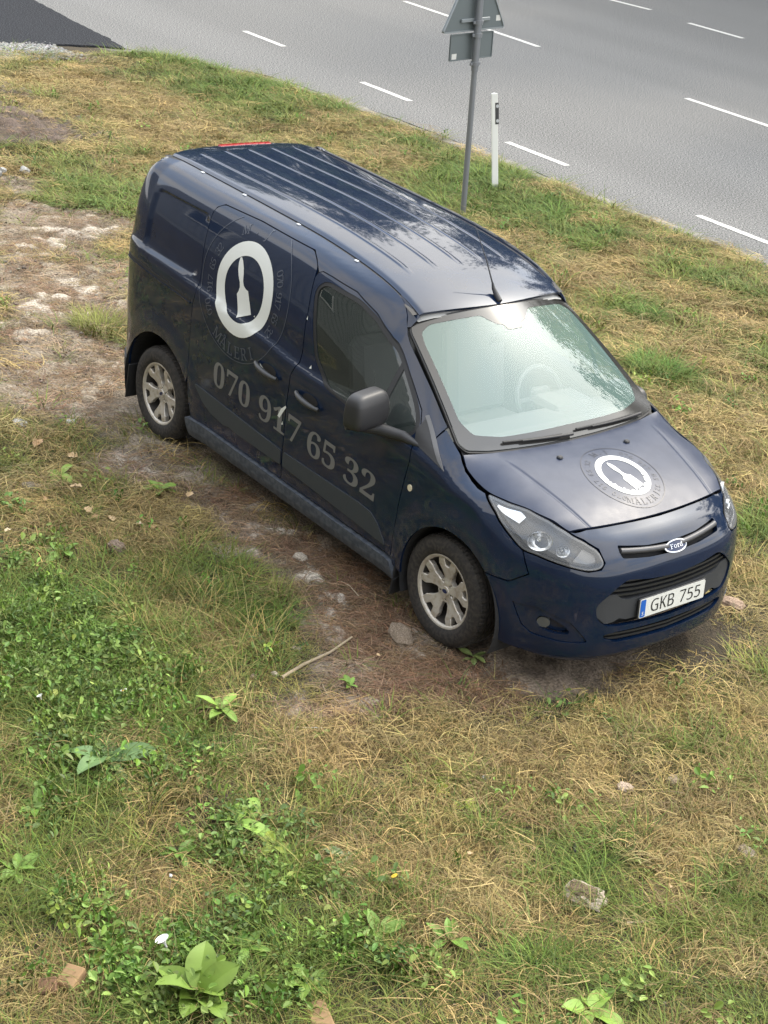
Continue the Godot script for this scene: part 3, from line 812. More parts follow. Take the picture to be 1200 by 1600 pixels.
	# black trim at the pillar foot, with its paler front edge
	flank("pillar_trim", V([-0.415, 1.135, -0.385, 1.075, -0.255, 1.050, -0.112, 1.018, -0.170, 1.058, -0.290, 1.134, -0.405, 1.212]), [], M.black_trim, van, 0.04, 0.02, 0.01, 0.004)
	flank("trim_edge", V([-0.112, 1.018, -0.170, 1.060, -0.290, 1.136, -0.405, 1.214, -0.420, 1.205, -0.300, 1.122, -0.180, 1.046, -0.128, 1.022]), [], M.grey_trim, van, 0.04, 0.02, 0.01, 0.007)
	# --- sill, rubbing strips
	flank("sill", V([-2.62, 0.215, -0.39, 0.215, -0.40, 0.27, -0.43, 0.318, -2.60, 0.338, -2.65, 0.325]), [], M.sill, van, 0.06, 0.03, 0.05, 0.022)
	var strip_st := rounded(V([-2.575, 0.592, -2.565, 0.575, -2.48, 0.500, -2.377, 0.458, -2.22, 0.437, -2.15, 0.450, -2.10, 0.440, -1.572, 0.436, -1.575, 0.533, -1.80, 0.545, -2.30, 0.574]), 0.012, 3)
	flank("rubbing_strip", strip_st, [], M.strip, van, 0.05, 0.03, 0.008, 0.008)
	flank("rubbing_strip", rounded(V([-1.545, 0.532, -1.545, 0.436, -0.80, 0.398, -0.505, 0.378, -0.52, 0.40, -0.593, 0.485, -0.66, 0.525, -0.78, 0.535]), 0.012, 3), [], M.strip, van, 0.05, 0.03, 0.008, 0.008)
	# slot of the sliding rail, with its lower lip
	flank("door_rail", V([-3.60, 1.152, -3.40, 1.152, -2.69, 1.116, -2.69, 1.138, -3.40, 1.176, -3.60, 1.172]), [], M.rubber, van, 0.05, 0.02, 0.004, 0.002)
	flank("rail_lip", V([-3.60, 1.142, -3.40, 1.142, -2.69, 1.106, -2.69, 1.116, -3.40, 1.152, -3.60, 1.152]), [], M.paint, van, 0.05, 0.02, 0.008, 0.008)
	# side repeater and fasteners
	var rep := new_st()
	sheet(rep, circle2(Vector2(-0.341, 0.823), Vector2(0.017, 0.02), 20), [], body, body_ref, 0.02, 0.02, 0.006, 0.007)
	mesh_node("side_repeater", rep.commit(), M.repeater, van)
	mesh_node("side_repeater", mirrored(rep.commit()), M.repeater, van)
	# door handles with their dark cups
	for hc: Array in [[-1.775, 0.985, door_mesh, 0.0], [-1.335, 0.957, door_mesh, 0.0]]:
		flank("handle_cup", circle2(Vector2(hc[0] + 0.015, hc[1] + 0.012), Vector2(0.075, 0.032), 24), [], M.rubber, van, 0.03, 0.02, 0.0, 0.0015)
		var hs := new_st()
		var pts := PackedVector3Array()
		var rr := PackedFloat32Array()
		for k in 11:
			var t := k / 10.0
			var uu: float = hc[0] - 0.115 + 0.23 * t
			var yy: float = hc[1] + 0.014 - 0.028 * t
			pts.append(body(uu, yy) + Vector3(0, 0, 0.004 + 0.036 * pow(sin(PI * clampf(t, 0.02, 0.98)), 0.45)))
			rr.append(0.012 + 0.006 * sin(PI * t))
		add_tube(hs, pts, rr, 10)
		var hm := hs.commit()
		mesh_node("door_handle", hm, M.handle, van)
		mesh_node("door_handle", mirrored(hm), M.handle, van)
	# road dust on the lower panels
	var low := V([-3.80, 0.30, 0.40, 0.30, 0.60, 0.70, 0.40, 0.92, -3.80, 0.95])
	var film := new_st()
	for q: PackedVector2Array in [door, slide, wing, frame]:
		for piece: PackedVector2Array in Geometry2D.intersect_polygons(shrunk(q, gap), low):
			if not Geometry2D.is_polygon_clockwise(piece): sheet(film, piece, [], body, body_ref, 0.05, 0.03, 0.0, 0.0016)
	var fm := film.commit()
	var arr := fm.surface_get_arrays(0)
	var fv: PackedVector3Array = arr[Mesh.ARRAY_VERTEX]
	var fc := PackedColorArray()
	for p in fv:
		var uu := p.x + ROOT_X
		var a := 0.34 * smoothstep(0.80, 0.34, p.y)
		a += 0.30 * smoothstep(0.62, 0.44, Vector2(uu + 3.05, p.y - 0.33).length()) + 0.20 * smoothstep(0.58, 0.42, Vector2(uu - 0.06, p.y - 0.32).length())
		fc.append(Color(1, 1, 1, minf(a, 0.6) * 0.32))
	arr[Mesh.ARRAY_COLOR] = fc
	var fm2 := ArrayMesh.new()
	fm2.add_surface_from_arrays(Mesh.PRIMITIVE_TRIANGLES, arr)
	mesh_node("dust_film", fm2, M.dust, van)
	build_van_top(van)
	build_van_nose(van)
	build_van_tail(van)
	build_van_inside(van)
	build_wheels(van)
	build_mirrors(van)
	build_lettering(van)

func build_van_top(van: Node3D) -> void:
	# roof with five pressed ribs
	var outer := PackedVector2Array()
	for k in 13:
		var z := lerpf(-0.556, 0.556, k / 12.0)
		outer.append(Vector2(-0.772 - 0.070 * pow(absf(z) / 0.556, 2.0), z))
	for k in 13:
		var z := lerpf(0.556, -0.556, k / 12.0)
		outer.append(Vector2(-3.660 + 0.105 * pow(absf(z) / 0.556, 3.0), z))
	var st := new_st()
	sheet(st, outer, [], roof, Vector3.UP, 0.06, 0.0095, 0.016)
	mesh_node("roof", st.commit(), M.paint, van)
	# rain channels
	var flip: Array = [1.0, -1.0]
	for s: float in flip:
		var ch := new_st()
		var x := -3.60
		while x < -0.86:
			var x2 := minf(x + 0.06, -0.855)
			var y := pchip(roof_edge, x) - 0.012
			var y2 := pchip(roof_edge, x2) - 0.012
			var o := Vector3(-ROOT_X, 0, 0)
			quad(ch, Vector3(x, y, s * 0.545) + o, Vector3(x2, y2, s * 0.545) + o, Vector3(x2, y2 - 0.002, s * 0.592) + o, Vector3(x, y - 0.002, s * 0.592) + o, Vector3.UP)
			x = x2
		obj("rain_channel", ch, M.rubber, van)
	# headlining under the roof, so that nothing shines through
	var hl := new_st()
	sheet(hl, Geometry2D.offset_polygon(outer, 0.012)[0], [], func(x: float, z: float) -> Vector3: return roof(x, z) - Vector3(0, 0.03, 0), Vector3.DOWN, 0.12, 0.08)
	obj("headlining", hl, M.headliner, van)
	# corner pieces between roof, pillar and glass
	var cn := new_st()
	var o3 := Vector3(-ROOT_X, 0, 0)
	var fan: Array[Vector3] = [Vector3(-0.835, 1.612, 0.553), Vector3(-1.02, 1.690, 0.560), Vector3(-0.98, 1.674, 0.578), Vector3(-0.93, 1.640, 0.592), Vector3(-0.885, 1.602, 0.606), Vector3(-0.850, 1.556, 0.628), Vector3(-0.835, 1.560, 0.615)]
	for k in range(1, fan.size() - 1): tri(cn, fan[0] + o3, fan[k] + o3, fan[k + 1] + o3, Vector3(0.2, 0.62, 0.76).normalized(), Vector3(0.15, 0.55, 0.82).normalized(), Vector3(0.15, 0.55, 0.82).normalized())
	var cnm := cn.commit()
	mesh_node("roof_corner", cnm, M.paint, van)
	mesh_node("roof_corner", mirrored(cnm), M.paint, van)
	# little white clips along the channel
	for x: float in [-3.12, -2.62, -2.02, -1.42]:
		var cl := new_st()
		add_box(cl, Vector3(x - ROOT_X, pchip(roof_edge, x) - 0.003, 0.588), Vector3(0.03, 0.008, 0.018), Basis(), 0.002)
		obj("channel_clip", cl, M.clip, van)
	# aerial
	var ab := roof(-0.815, 0.0)
	var foot := new_st()
	add_tube(foot, PackedVector3Array([ab + Vector3(0.035, -0.012, 0), ab + Vector3(0.0, 0.012, 0), ab + Vector3(-0.035, 0.045, 0), ab + Vector3(-0.05, 0.075, 0)]), PackedFloat32Array([0.016, 0.017, 0.011, 0.006]), 12)
	var aerial := obj("aerial", foot, M.black_trim, van)
	var rod := new_st()
	add_tube(rod, PackedVector3Array([ab + Vector3(-0.048, 0.070, 0), ab + Vector3(-0.13, 0.19, 0), ab + Vector3(-0.265, 0.355, 0)]), PackedFloat32Array([0.005, 0.0035, 0.002]), 8)
	obj("rod", rod, M.black_trim, aerial)
	# windscreen: glass, black band under it
	var glass_out := rounded(both_sides(V([0.0, 0.0, 0.8, 0.0, 0.955, 0.012, 0.996, 0.06, 0.996, 0.90, 0.985, 0.955, 0.90, 0.996, 0.0, 0.996])), 0.02, 3)
	var gs := new_st()
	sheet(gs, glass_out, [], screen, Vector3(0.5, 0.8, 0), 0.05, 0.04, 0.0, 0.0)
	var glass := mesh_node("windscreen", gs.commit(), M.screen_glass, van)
	var clear := rounded(both_sides(V([0.0, 0.088, 0.64, 0.080, 0.86, 0.11, 0.928, 0.21, 0.936, 0.80, 0.92, 0.90, 0.82, 0.950, 0.30, 0.945, 0.24, 0.90, 0.17, 0.855, 0.10, 0.845, 0.09, 0.80, 0.0, 0.80])), 0.03, 4)
	var fs := new_st()
	sheet(fs, glass_out, [clear], screen, Vector3(0.5, 0.8, 0), 0.05, 0.04, 0.0, 0.0015)
	mesh_node("frit_band", fs.commit(), M.frit, glass)
	# inner mirror on its stalk
	var ms := new_st()
	var mc := screen(0.0, 0.80) + Vector3(-0.075, -0.075, 0)
	add_box(ms, mc, Vector3(0.03, 0.075, 0.235), Basis(Vector3.BACK, -0.25), 0.012)
	add_tube(ms, PackedVector3Array([screen(0.0, 0.84) + Vector3(-0.01, -0.01, 0), mc]), PackedFloat32Array([0.02, 0.012]), 8)
	obj("inner_mirror", ms, M.black_trim, van)
	# rubber round the glass
	var rs := new_st()
	sheet(rs, Geometry2D.offset_polygon(glass_out, 0.014)[0], [Geometry2D.offset_polygon(glass_out, 0.001)[0]], screen, Vector3(0.5, 0.8, 0), 0.05, 0.04, 0.02, -0.004)
	obj("screen_seal", rs, M.rubber, van)
	# scuttle under the wipers
	var sc := new_st()
	sheet(sc, V([-0.985, -0.06, 0.985, -0.06, 0.985, 0.03, -0.985, 0.03]), [], screen, Vector3(0.5, 0.8, 0), 0.06, 0.03, 0.0, -0.022)
	obj("scuttle", sc, M.rubber, van)
	# bonnet
	var bo := new_st()
	sheet(bo, both_sides(V([0.0, 0.004, 0.80, 0.004, 0.998, 0.012, 0.998, 0.994, 0.0, 0.994])), [], bonnet, Vector3(0.3, 1, 0), 0.02, 0.04, 0.014)
	mesh_node("bonnet", bo.commit(), M.faded_paint, van)
	for s: float in [1.0, -1.0]:
		var nz := new_st()
		var f0 := bonnet(s * 0.345, 0.235)
		add_box(nz, f0 + Vector3(0.0, 0.006, 0), Vector3(0.03, 0.016, 0.034), Basis(Vector3.BACK, -0.1), 0.006)
		obj("washer_jet", nz, M.black_trim, van)
	# wipers
	for w: Array in [[0.02, 0.012, 0.50, 0.028], [-0.78, 0.012, -0.20, 0.030]]:
		var ws := new_st()
		var pts := PackedVector3Array()
		var rr := PackedFloat32Array()
		for k in 9:
			var t := k / 8.0
			pts.append(screen(lerpf(w[0], w[2], t), lerpf(w[1], w[3], t)) + Vector3(0.012, 0.018, 0))
			rr.append(0.009 - 0.004 * t)
		add_tube(ws, pts, rr, 6)
		var wiper := obj("wiper", ws, M.black_trim, van)
		var bs := new_st()
		var p2 := PackedVector3Array()
		var r2 := PackedFloat32Array()
		for k in 9:
			var t := k / 8.0
			p2.append(screen(lerpf(w[0] + 0.10, w[2] + 0.16, t), lerpf(w[3] * 0.95, w[3] * 1.35, t)) + Vector3(0.008, 0.012, 0))
			r2.append(0.007)
		add_tube(bs, p2, r2, 6)
		obj("blade", bs, M.rubber, wiper)
	# brake light at the back of the roof
	var bl := new_st()
	for k in 8:
		var z := lerpf(-0.30, 0.12, (k + 0.5) / 8.0)
		var xx := -3.652 + 0.105 * pow(absf(z) / 0.556, 3.0)
		add_box(bl, Vector3(xx - ROOT_X, roof(xx, z).y - 0.003, z), Vector3(0.04, 0.018, 0.0535), Basis(), 0.004)
	obj("brake_light", bl, M.red_lens, van)

func build_van_nose(van: Node3D) -> void:
	# openings, in (w, y)
	var open_main := rounded(both_sides(V([0.0, 0.668, 0.20, 0.682, 0.365, 0.706, 0.43, 0.672, 0.530, 0.590, 0.547, 0.555, 0.530, 0.495, 0.475, 0.446, 0.38, 0.432, 0.0, 0.422])), 0.03)
	var slot := rounded(both_sides(V([0.0, 0.398, 0.40, 0.400, 0.475, 0.390, 0.462, 0.362, 0.38, 0.336, 0.0, 0.326])), 0.015)
	var bar_slot := rounded(both_sides(V([0.0, 0.838, 0.20, 0.845, 0.408, 0.866, 0.402, 0.828, 0.39, 0.812, 0.20, 0.795, 0.0, 0.788])), 0.012)
	var lamp_u := V([0.170, 0.998, 0.286, 0.944, 0.437, 0.857, 0.519, 0.815, 0.602, 0.808, 0.769, 0.783, 0.899, 0.766, 0.970, 0.776, 0.996, 0.803, 0.963, 0.855, 0.86, 0.893, 0.752, 0.921, 0.60, 0.962, 0.451, 0.980, 0.30, 0.992])
	var lamp := rounded(lamp_u, 0.03)
	var fog_u := rounded(V([0.515, 0.530, 0.545, 0.520, 0.66, 0.527, 0.838, 0.473, 0.93, 0.385, 0.956, 0.350, 0.823, 0.345, 0.64, 0.362, 0.585, 0.40]), 0.02)
	var fog_hole := rounded(V([0.655, 0.440, 0.675, 0.480, 0.74, 0.478, 0.83, 0.430, 0.855, 0.395, 0.78, 0.385, 0.70, 0.398]), 0.03)
	# bumper skin with the nose up to the bonnet
	var half := V([0.0, 0.205, 0.35, 0.205, 0.62, 0.215, 0.85, 0.235, 1.00, 0.255])
	var right := u2w(arc(Vector2(0.06, 0.32), 0.405, -8, 47.5, 12))
	half.append_array(right)
	half.append_array(u2w(V([0.340, 0.617, 0.482, 0.624, 0.583, 0.698, 0.525, 0.808])))
	var lower := PackedVector2Array()
	for i in range(3, 9): lower.append(lamp_u[i])
	half.append_array(u2w(V([0.602, 0.801, 0.769, 0.776, 0.899, 0.759, 0.975, 0.769, 1.003, 0.802, 0.970, 0.861, 0.866, 0.899, 0.760, top_y(0.760) - 0.004])))
	for k in 9:
		var uu := lerpf(0.80, umax, k / 8.0)
		half.append(Vector2(umax - uu, top_y(uu) - 0.006))
	var skin := both_sides(half)
	var fog_r := u2w(fog_u)
	var fog_l := PackedVector2Array()
	for p in fog_r: fog_l.append(Vector2(-p.x, p.y))
	var st := new_st()
	sheet(st, skin, [open_main, slot, bar_slot, fog_r, fog_l], nose, nose_ref, 0.035, 0.016, 0.03)
	mesh_node("front_bumper", st.commit(), M.paint, van)
	# fog lamp surrounds, set in a little, with a dark lamp hole
	var fs := new_st()
	sheet(fs, shrunk(fog_u, 0.003), [fog_hole], body, body_ref, 0.03, 0.02, 0.03, -0.008)
	sheet(fs, fog_hole, [], body, body_ref, 0.03, 0.02, 0.0, -0.045)
	var fm := fs.commit()
	var fo := mesh_node("fog_lamp_surround", fm, M.paint, van)
	mesh_node("fog_lamp_surround", mirrored(fm), M.paint, van)
	var fl := new_st()
	sheet(fl, circle2(Vector2(0.700, 0.440), Vector2(0.036, 0.030), 20), [], body, body_ref, 0.02, 0.02, 0.03, -0.012)
	var flm := fl.commit()
	mesh_node("fog_lamp", flm, M.fog_lens, van)
	mesh_node("fog_lamp", mirrored(flm), M.fog_lens, van)
	# main grille: dark back, slats, grey bumper bar
	var gb := new_st()
	sheet(gb, Geometry2D.offset_polygon(open_main, 0.02)[0], [], nose, nose_ref, 0.06, 0.04, 0.0, -0.075)
	var grille := mesh_node("grille", gb.commit(), M.liner, van)
	for k in 4:
		var y0 := 0.604 + 0.027 * k
		var band := both_sides(V([0.0, y0 - 0.012, 0.30, y0 - 0.004, 0.56, y0 + 0.016, 0.56, y0 + 0.029, 0.30, y0 + 0.009, 0.0, y0 + 0.001]))
		for q: PackedVector2Array in Geometry2D.intersect_polygons(band, shrunk(open_main, 0.004)):
			var ss := new_st()
			sheet(ss, q, [], nose, nose_ref, 0.04, 0.012, 0.03, -0.016 - 0.002 * k)
			mesh_node("slat", ss.commit(), M.grille_plastic, grille)
	var bar := rounded(both_sides(V([0.0, 0.578, 0.34, 0.578, 0.385, 0.592, 0.42, 0.622, 0.49, 0.625, 0.535, 0.580, 0.544, 0.554, 0.527, 0.498, 0.470, 0.452, 0.41, 0.458, 0.375, 0.474, 0.33, 0.458, 0.0, 0.458])), 0.012, 3)
	var bs := new_st()
	sheet(bs, bar, [], nose, nose_ref, 0.035, 0.02, 0.04, -0.012)
	mesh_node("bumper_bar", bs.commit(), M.bumper_grey, van)
	# lower slot
	var ls := new_st()
	sheet(ls, Geometry2D.offset_polygon(slot, 0.015)[0], [], nose, nose_ref, 0.06, 0.04, 0.0, -0.05)
	var lower_grille := mesh_node("lower_grille", ls.commit(), M.liner, van)
	for k in 2:
		var y0 := 0.345 + 0.025 * k
		var band := both_sides(V([0.0, y0 - 0.006, 0.55, y0 + 0.008, 0.55, y0 + 0.020, 0.0, y0 + 0.006]))
		for q: PackedVector2Array in Geometry2D.intersect_polygons(band, shrunk(slot, 0.003)):
			var ss := new_st()
			sheet(ss, q, [], nose, nose_ref, 0.05, 0.012, 0.03, -0.018)
			mesh_node("slat", ss.commit(), M.grille_plastic, lower_grille)
	# upper bar with the oval badge
	var us := new_st()
	sheet(us, Geometry2D.offset_polygon(bar_slot, 0.012)[0], [], nose, nose_ref, 0.06, 0.03, 0.0, -0.035)
	mesh_node("upper_slot", us.commit(), M.liner, van)
	for s: float in [1.0, -1.0]:
		var bt := new_st()
		var pts := PackedVector3Array()
		var rr := PackedFloat32Array()
		for k in 13:
			var w := s * lerpf(0.05, 0.395, k / 12.0)
			var y := 0.813 + 0.026 * pow(absf(w) / 0.395, 1.3)
			pts.append(nose(w, y) + nose_ref(w) * -0.006 + Vector3(0, 0.004, 0))
			rr.append(0.0165)
		add_tube(bt, pts, rr, 12)
		obj("grille_bar", bt, M.grille_bar, van)
	var c := nose(0.0, 0.812)
	var nn := Vector3(0.83, 0.56, 0).normalized()
	var ty := nn.cross(Vector3(0, 0, -1)).normalized()
	if ty.y < 0.0: ty = -ty
	var tx := ty.cross(nn)     # to the reader's right, as one looks at the nose
	var face := func(a: float, b: float) -> Vector3: return c + nn * 0.012 + tx * a + ty * b - nn * (a * a * 1.2)
	var ov := new_st()
	sheet(ov, circle2(Vector2.ZERO, Vector2(0.086, 0.036), 36), [circle2(Vector2.ZERO, Vector2(0.077, 0.0295), 36)], face, nn, 0.03, 0.03, 0.02, 0.004)
	var badge := mesh_node("badge", ov.commit(), M.chrome, van)
	var of := new_st()
	sheet(of, circle2(Vector2.ZERO, Vector2(0.079, 0.031), 36), [], face, nn, 0.03, 0.03, 0.0, 0.0)
	mesh_node("badge_field", of.commit(), M.badge_blue, badge)
	var ol := new_st()
	write(ol, "Ford", Vector2(-0.047, -0.012), Vector2(1, 0.02), 0.026, "Droid Serif", 500, face, nn, 0.003, 1.0, true, 0.096)
	mesh_node("badge_lettering", ol.commit(), M.chrome, badge)
	# number plate
	var pc := Vector3(0.890 - ROOT_X, 0.514, 0)
	var pn := Vector3(0.995, 0.09, 0).normalized()
	var py := Vector3(-pn.y, pn.x, 0)
	var px := py.cross(pn)
	var pb := Basis(px, py, pn)
	var ps := new_st()
	add_box(ps, pc, Vector3(0.532, 0.122, 0.010), pb, 0.004)
	var plate := mesh_node("number_plate", ps.commit(), M.black_trim, van)
	var plane := func(a: float, b: float) -> Vector3: return pc + px * a + py * b + pn * 0.0075
	var pw := new_st()
	sheet(pw, rounded(V([-0.26, -0.055, 0.26, -0.055, 0.26, 0.055, -0.26, 0.055]), 0.012), [], plane, pn, 0.2, 0.1, 0.003, 0.0)
	mesh_node("plate_face", pw.commit(), M.plate_white, plate)
	var pe := new_st()
	sheet(pe, rounded(V([-0.256, -0.051, -0.216, -0.051, -0.216, 0.051, -0.256, 0.051]), 0.008), [], plane, pn, 0.2, 0.1, 0.0, 0.0015)
	mesh_node("plate_band", pe.commit(), M.plate_blue, plate)
	var pt := new_st()
	write(pt, "S", Vector2(-0.243, -0.040), Vector2(1, 0), 0.022, "Droid Sans", 700, plane, pn, 0.003)
	mesh_node("plate_country", pt.commit(), M.plate_white, plate)
	var pl := new_st()
	write(pl, "GKB", Vector2(-0.172, -0.038), Vector2(1, 0), 0.076, "Droid Sans", 400, plane, pn, 0.0015, 0.8, false, 0.182)
	write(pl, "755", Vector2(0.055, -0.038), Vector2(1, 0), 0.076, "Droid Sans", 400, plane, pn, 0.0015, 0.8, false, 0.170)
	mesh_node("plate_lettering", pl.commit(), M.print_black, plate)
	# headlights: bowl, reflectors, clear cover
	var bowl := new_st()
	var inner := shrunk(lamp, 0.006)
	sheet(bowl, inner, [], func(uu: float, y: float) -> Vector3:
		var r := body_ref(uu).normalized()
		return body(uu, y) - r * (0.012 + 0.055 * smoothstep(0.20, 0.45, uu)), body_ref, 0.03, 0.016, 0.0, 0.0)
	sheet(bowl, lamp, [shrunk(lamp, 0.010)], body, body_ref, 0.03, 0.016, 0.07, -0.002)
	var bm := bowl.commit()
	var cover := new_st()
	sheet(cover, shrunk(lamp, 0.003), [], body, body_ref, 0.03, 0.016, 0.0, 0.001)
	var cm := cover.commit()
	var refl := new_st()
	for q: Array in [[0.565, 0.872, 0.064, 0.050], [0.715, 0.848, 0.036, 0.040]]:
		var r := body_ref(q[0]).normalized()
		var o := body(q[0], q[1]) - r * 0.072 + Vector3(0, 0.0, 0)
		var zax := (r + Vector3(0.7, -0.1, 0)).normalized()
		var xax := Vector3.UP.cross(zax).normalized()
		var xf := Transform3D(Basis(xax, zax.cross(xax) * 0.78, zax), o)
		var rad: float = q[2]
		add_lathe(refl, V([0.0, 0.0, rad * 0.3, 0.003, rad * 0.62, 0.014, rad * 0.88, 0.032, rad, 0.05, rad * 1.06, 0.052, rad * 1.08, 0.035]), 28, xf)
		add_lathe(refl, V([rad * 0.20, 0.004, rad * 0.20, 0.03, rad * 0.12, 0.036, 0.0, 0.037]), 14, xf)
	var strip := func(uu: float, y: float) -> Vector3: return body(uu, y) - body_ref(uu).normalized() * 0.020
	sheet(refl, V([0.235, 0.972, 0.30, 0.950, 0.43, 0.920, 0.445, 0.948, 0.40, 0.964]), [], strip, body_ref, 0.03, 0.016, 0.01, 0.0)
	var rm := refl.commit()
	var ind := new_st()
	sheet(ind, rounded(V([0.80, 0.80, 0.90, 0.79, 0.955, 0.80, 0.945, 0.83, 0.86, 0.855]), 0.015), [], func(uu: float, y: float) -> Vector3: return body(uu, y) - body_ref(uu).normalized() * 0.04, body_ref, 0.03, 0.016, 0.02, 0.0)
	var im := ind.commit()
	for side in 2:
		var hl := mesh_node("headlight", bm if side == 0 else mirrored(bm), M.lamp_black, van)
		mesh_node("reflector", rm if side == 0 else mirrored(rm), M.reflector, hl)
		mesh_node("indicator", im if side == 0 else mirrored(im), M.lamp_grey, hl)
		mesh_node("lens_cover", cm if side == 0 else mirrored(cm), M.clear_lens, hl)

func build_van_tail(van: Node3D) -> void:
	for s: float in [1.0, -1.0]:
		var st := new_st()
		sheet(st, V([s * 0.004, 0.44, s * 0.66, 0.44, s * 0.66, 1.79, s * 0.004, 1.815]), [], tail, tail_ref, 0.05, 0.04, 0.02)
		mesh_node("rear_door", st.commit(), M.paint, van)
	var bs := new_st()
	sheet(bs, both_sides(V([0.0, 0.21, 1.02, 0.21, 1.00, 0.43, 0.0, 0.43])), [], tail, tail_ref, 0.05, 0.04, 0.03, 0.012)
	mesh_node("rear_bumper", bs.commit(), M.bumper_grey, van)
	flank("tail_lamp", rounded(V([-3.815, 0.80, -3.68, 0.80, -3.665, 1.05, -3.70, 1.44, -3.80, 1.46, -3.825, 1.2]), 0.03), [], M.red_lens, van, 0.03, 0.04, 0.01, 0.008)
	# closing shell behind the doors
	var cs := new_st()
	sheet(cs, both_sides(V([0.0, 0.3, 0.76, 0.3, 0.76, 1.78, 0.0, 1.80])), [], tail, tail_ref, 0.1, 0.08, 0.0, -0.03)
	mesh_node("rear_shell", cs.commit(), M.liner, van)

func build_van_inside(van: Node3D) -> void:
	var o := Vector3(-ROOT_X, 0, 0)
	var f := new_st()
	add_box(f, Vector3(-1.7, 0.30, 0) + o, Vector3(3.7, 0.08, 1.2))
	add_box(f, Vector3(-1.52, 0.30, 0) + o, Vector3(2.2, 0.081, 1.70))
	mesh_node("floor_pan", f.commit(), M.liner, van)
	# engine bay and wheel housings
	var eb := new_st()
	add_box(eb, Vector3(0.26, 0.52, 0) + o, Vector3(0.80, 0.40, 1.10))
	mesh_node("engine_bay", eb.commit(), M.liner, van)
	for c: Array in [[0.06, 0.32, 0.405], [-3.05, 0.33, 0.43]]:
		for s: float in [1.0, -1.0]:
			var h := new_st()
			var ring := arc(Vector2(c[0], c[1]), c[2] + 0.005, -22, 202, 28)
			for k in ring.size() - 1:
				var a := Vector3(ring[k].x, ring[k].y, 0) + o
				var b := Vector3(ring[k + 1].x, ring[k + 1].y, 0) + o
				var inw := Vector3(c[0], c[1], 0) + o - a
				var zo := Vector3(0, 0, s * 0.895)
				var zi := Vector3(0, 0, s * 0.56)
				quad(h, a + zo, b + zo, b + zi, a + zi, inw)
				flat_tri(h, a + zi, b + zi, Vector3(c[0], c[1], s * 0.56) + o, Vector3(0, 0, s))
			mesh_node("wheel_housing", h.commit(), M.liner, van)
	# mud flaps
	for c: Array in [[-0.395, 0.235, 0.80], [-3.44, 0.28, 0.80]]:
		for s: float in [1.0, -1.0]:
			var mf := new_st()
			add_box(mf, Vector3(c[0], c[1], s * c[2]) + o, Vector3(0.012, 0.26, 0.20), Basis(Vector3.BACK, -0.12), 0.003)
			mesh_node("mud_flap", mf.commit(), M.rubber, van)
	# cab: bulkhead, dashboard, seats, steering wheel
	var bh := new_st()
	var bsec := V([-0.80, 0.34, 0.80, 0.34, 0.84, 1.05, 0.78, 1.30, 0.68, 1.60, 0.54, 1.755, -0.54, 1.755, -0.68, 1.60, -0.78, 1.30, -0.84, 1.05])
	sheet(bh, bsec, [], func(z: float, y: float) -> Vector3: return Vector3(-1.64, y, z) + o, Vector3.RIGHT, 0.5, 0.5, 0.03)
	mesh_node("bulkhead", bh.commit(), M.bulkhead, van)
	var ds := new_st()
	var prof := V([-0.03, 1.075, -0.25, 1.10, -0.45, 1.08, -0.56, 1.02, -0.58, 0.90, -0.52, 0.78, -0.35, 0.60, -0.03, 0.60])
	for k in prof.size():
		var a := prof[k]
		var b := prof[(k + 1) % prof.size()]
		var mid := (a + b) * 0.5 - Vector2(-0.3, 0.85)
		var zw := 0.70
		quad(ds, Vector3(a.x, a.y, -zw) + o, Vector3(b.x, b.y, -zw) + o, Vector3(b.x, b.y, zw) + o, Vector3(a.x, a.y, zw) + o, Vector3(mid.x, mid.y, 0))
	add_box(ds, Vector3(-0.48, 1.075, -0.36) + o, Vector3(0.26, 0.07, 0.36), Basis(), 0.03)
	mesh_node("dashboard", ds.commit(), M.dash, van)
	for s: float in [-0.37, 0.37]:
		var se := new_st()
		add_box(se, Vector3(-1.02, 0.66, s) + o, Vector3(0.50, 0.16, 0.50), Basis(Vector3.BACK, 0.10), 0.05)
		add_box(se, Vector3(-1.31, 1.00, s) + o, Vector3(0.14, 0.62, 0.48), Basis(Vector3.BACK, 0.22), 0.05)
		add_box(se, Vector3(-1.40, 1.40, s) + o, Vector3(0.09, 0.18, 0.27), Basis(Vector3.BACK, 0.15), 0.035)
		mesh_node("seat", se.commit(), M.seat, van)
	var sw := new_st()
	var xa := Basis(Vector3.BACK, 0.45)
	var pts := PackedVector3Array()
	var rr := PackedFloat32Array()
	for k in 33:
		var a := TAU * k / 32.0
		pts.append(Vector3(-0.68, 1.035, -0.36) + o + xa * Vector3(0, sin(a) * 0.185, cos(a) * 0.185))
		rr.append(0.015)
	add_tube(sw, pts, rr, 8, false)
	add_box(sw, Vector3(-0.67, 1.03, -0.36) + o, Vector3(0.05, 0.14, 0.16), xa, 0.02)
	add_tube(sw, PackedVector3Array([Vector3(-0.67, 1.03, -0.36) + o, Vector3(-0.45, 0.93, -0.36) + o]), PackedFloat32Array([0.04, 0.05]), 10)
	add_box(sw, Vector3(-0.675, 1.03, -0.36) + o, Vector3(0.02, 0.03, 0.35), xa, 0.008)
	mesh_node("steering_wheel", sw.commit(), M.dash, van)

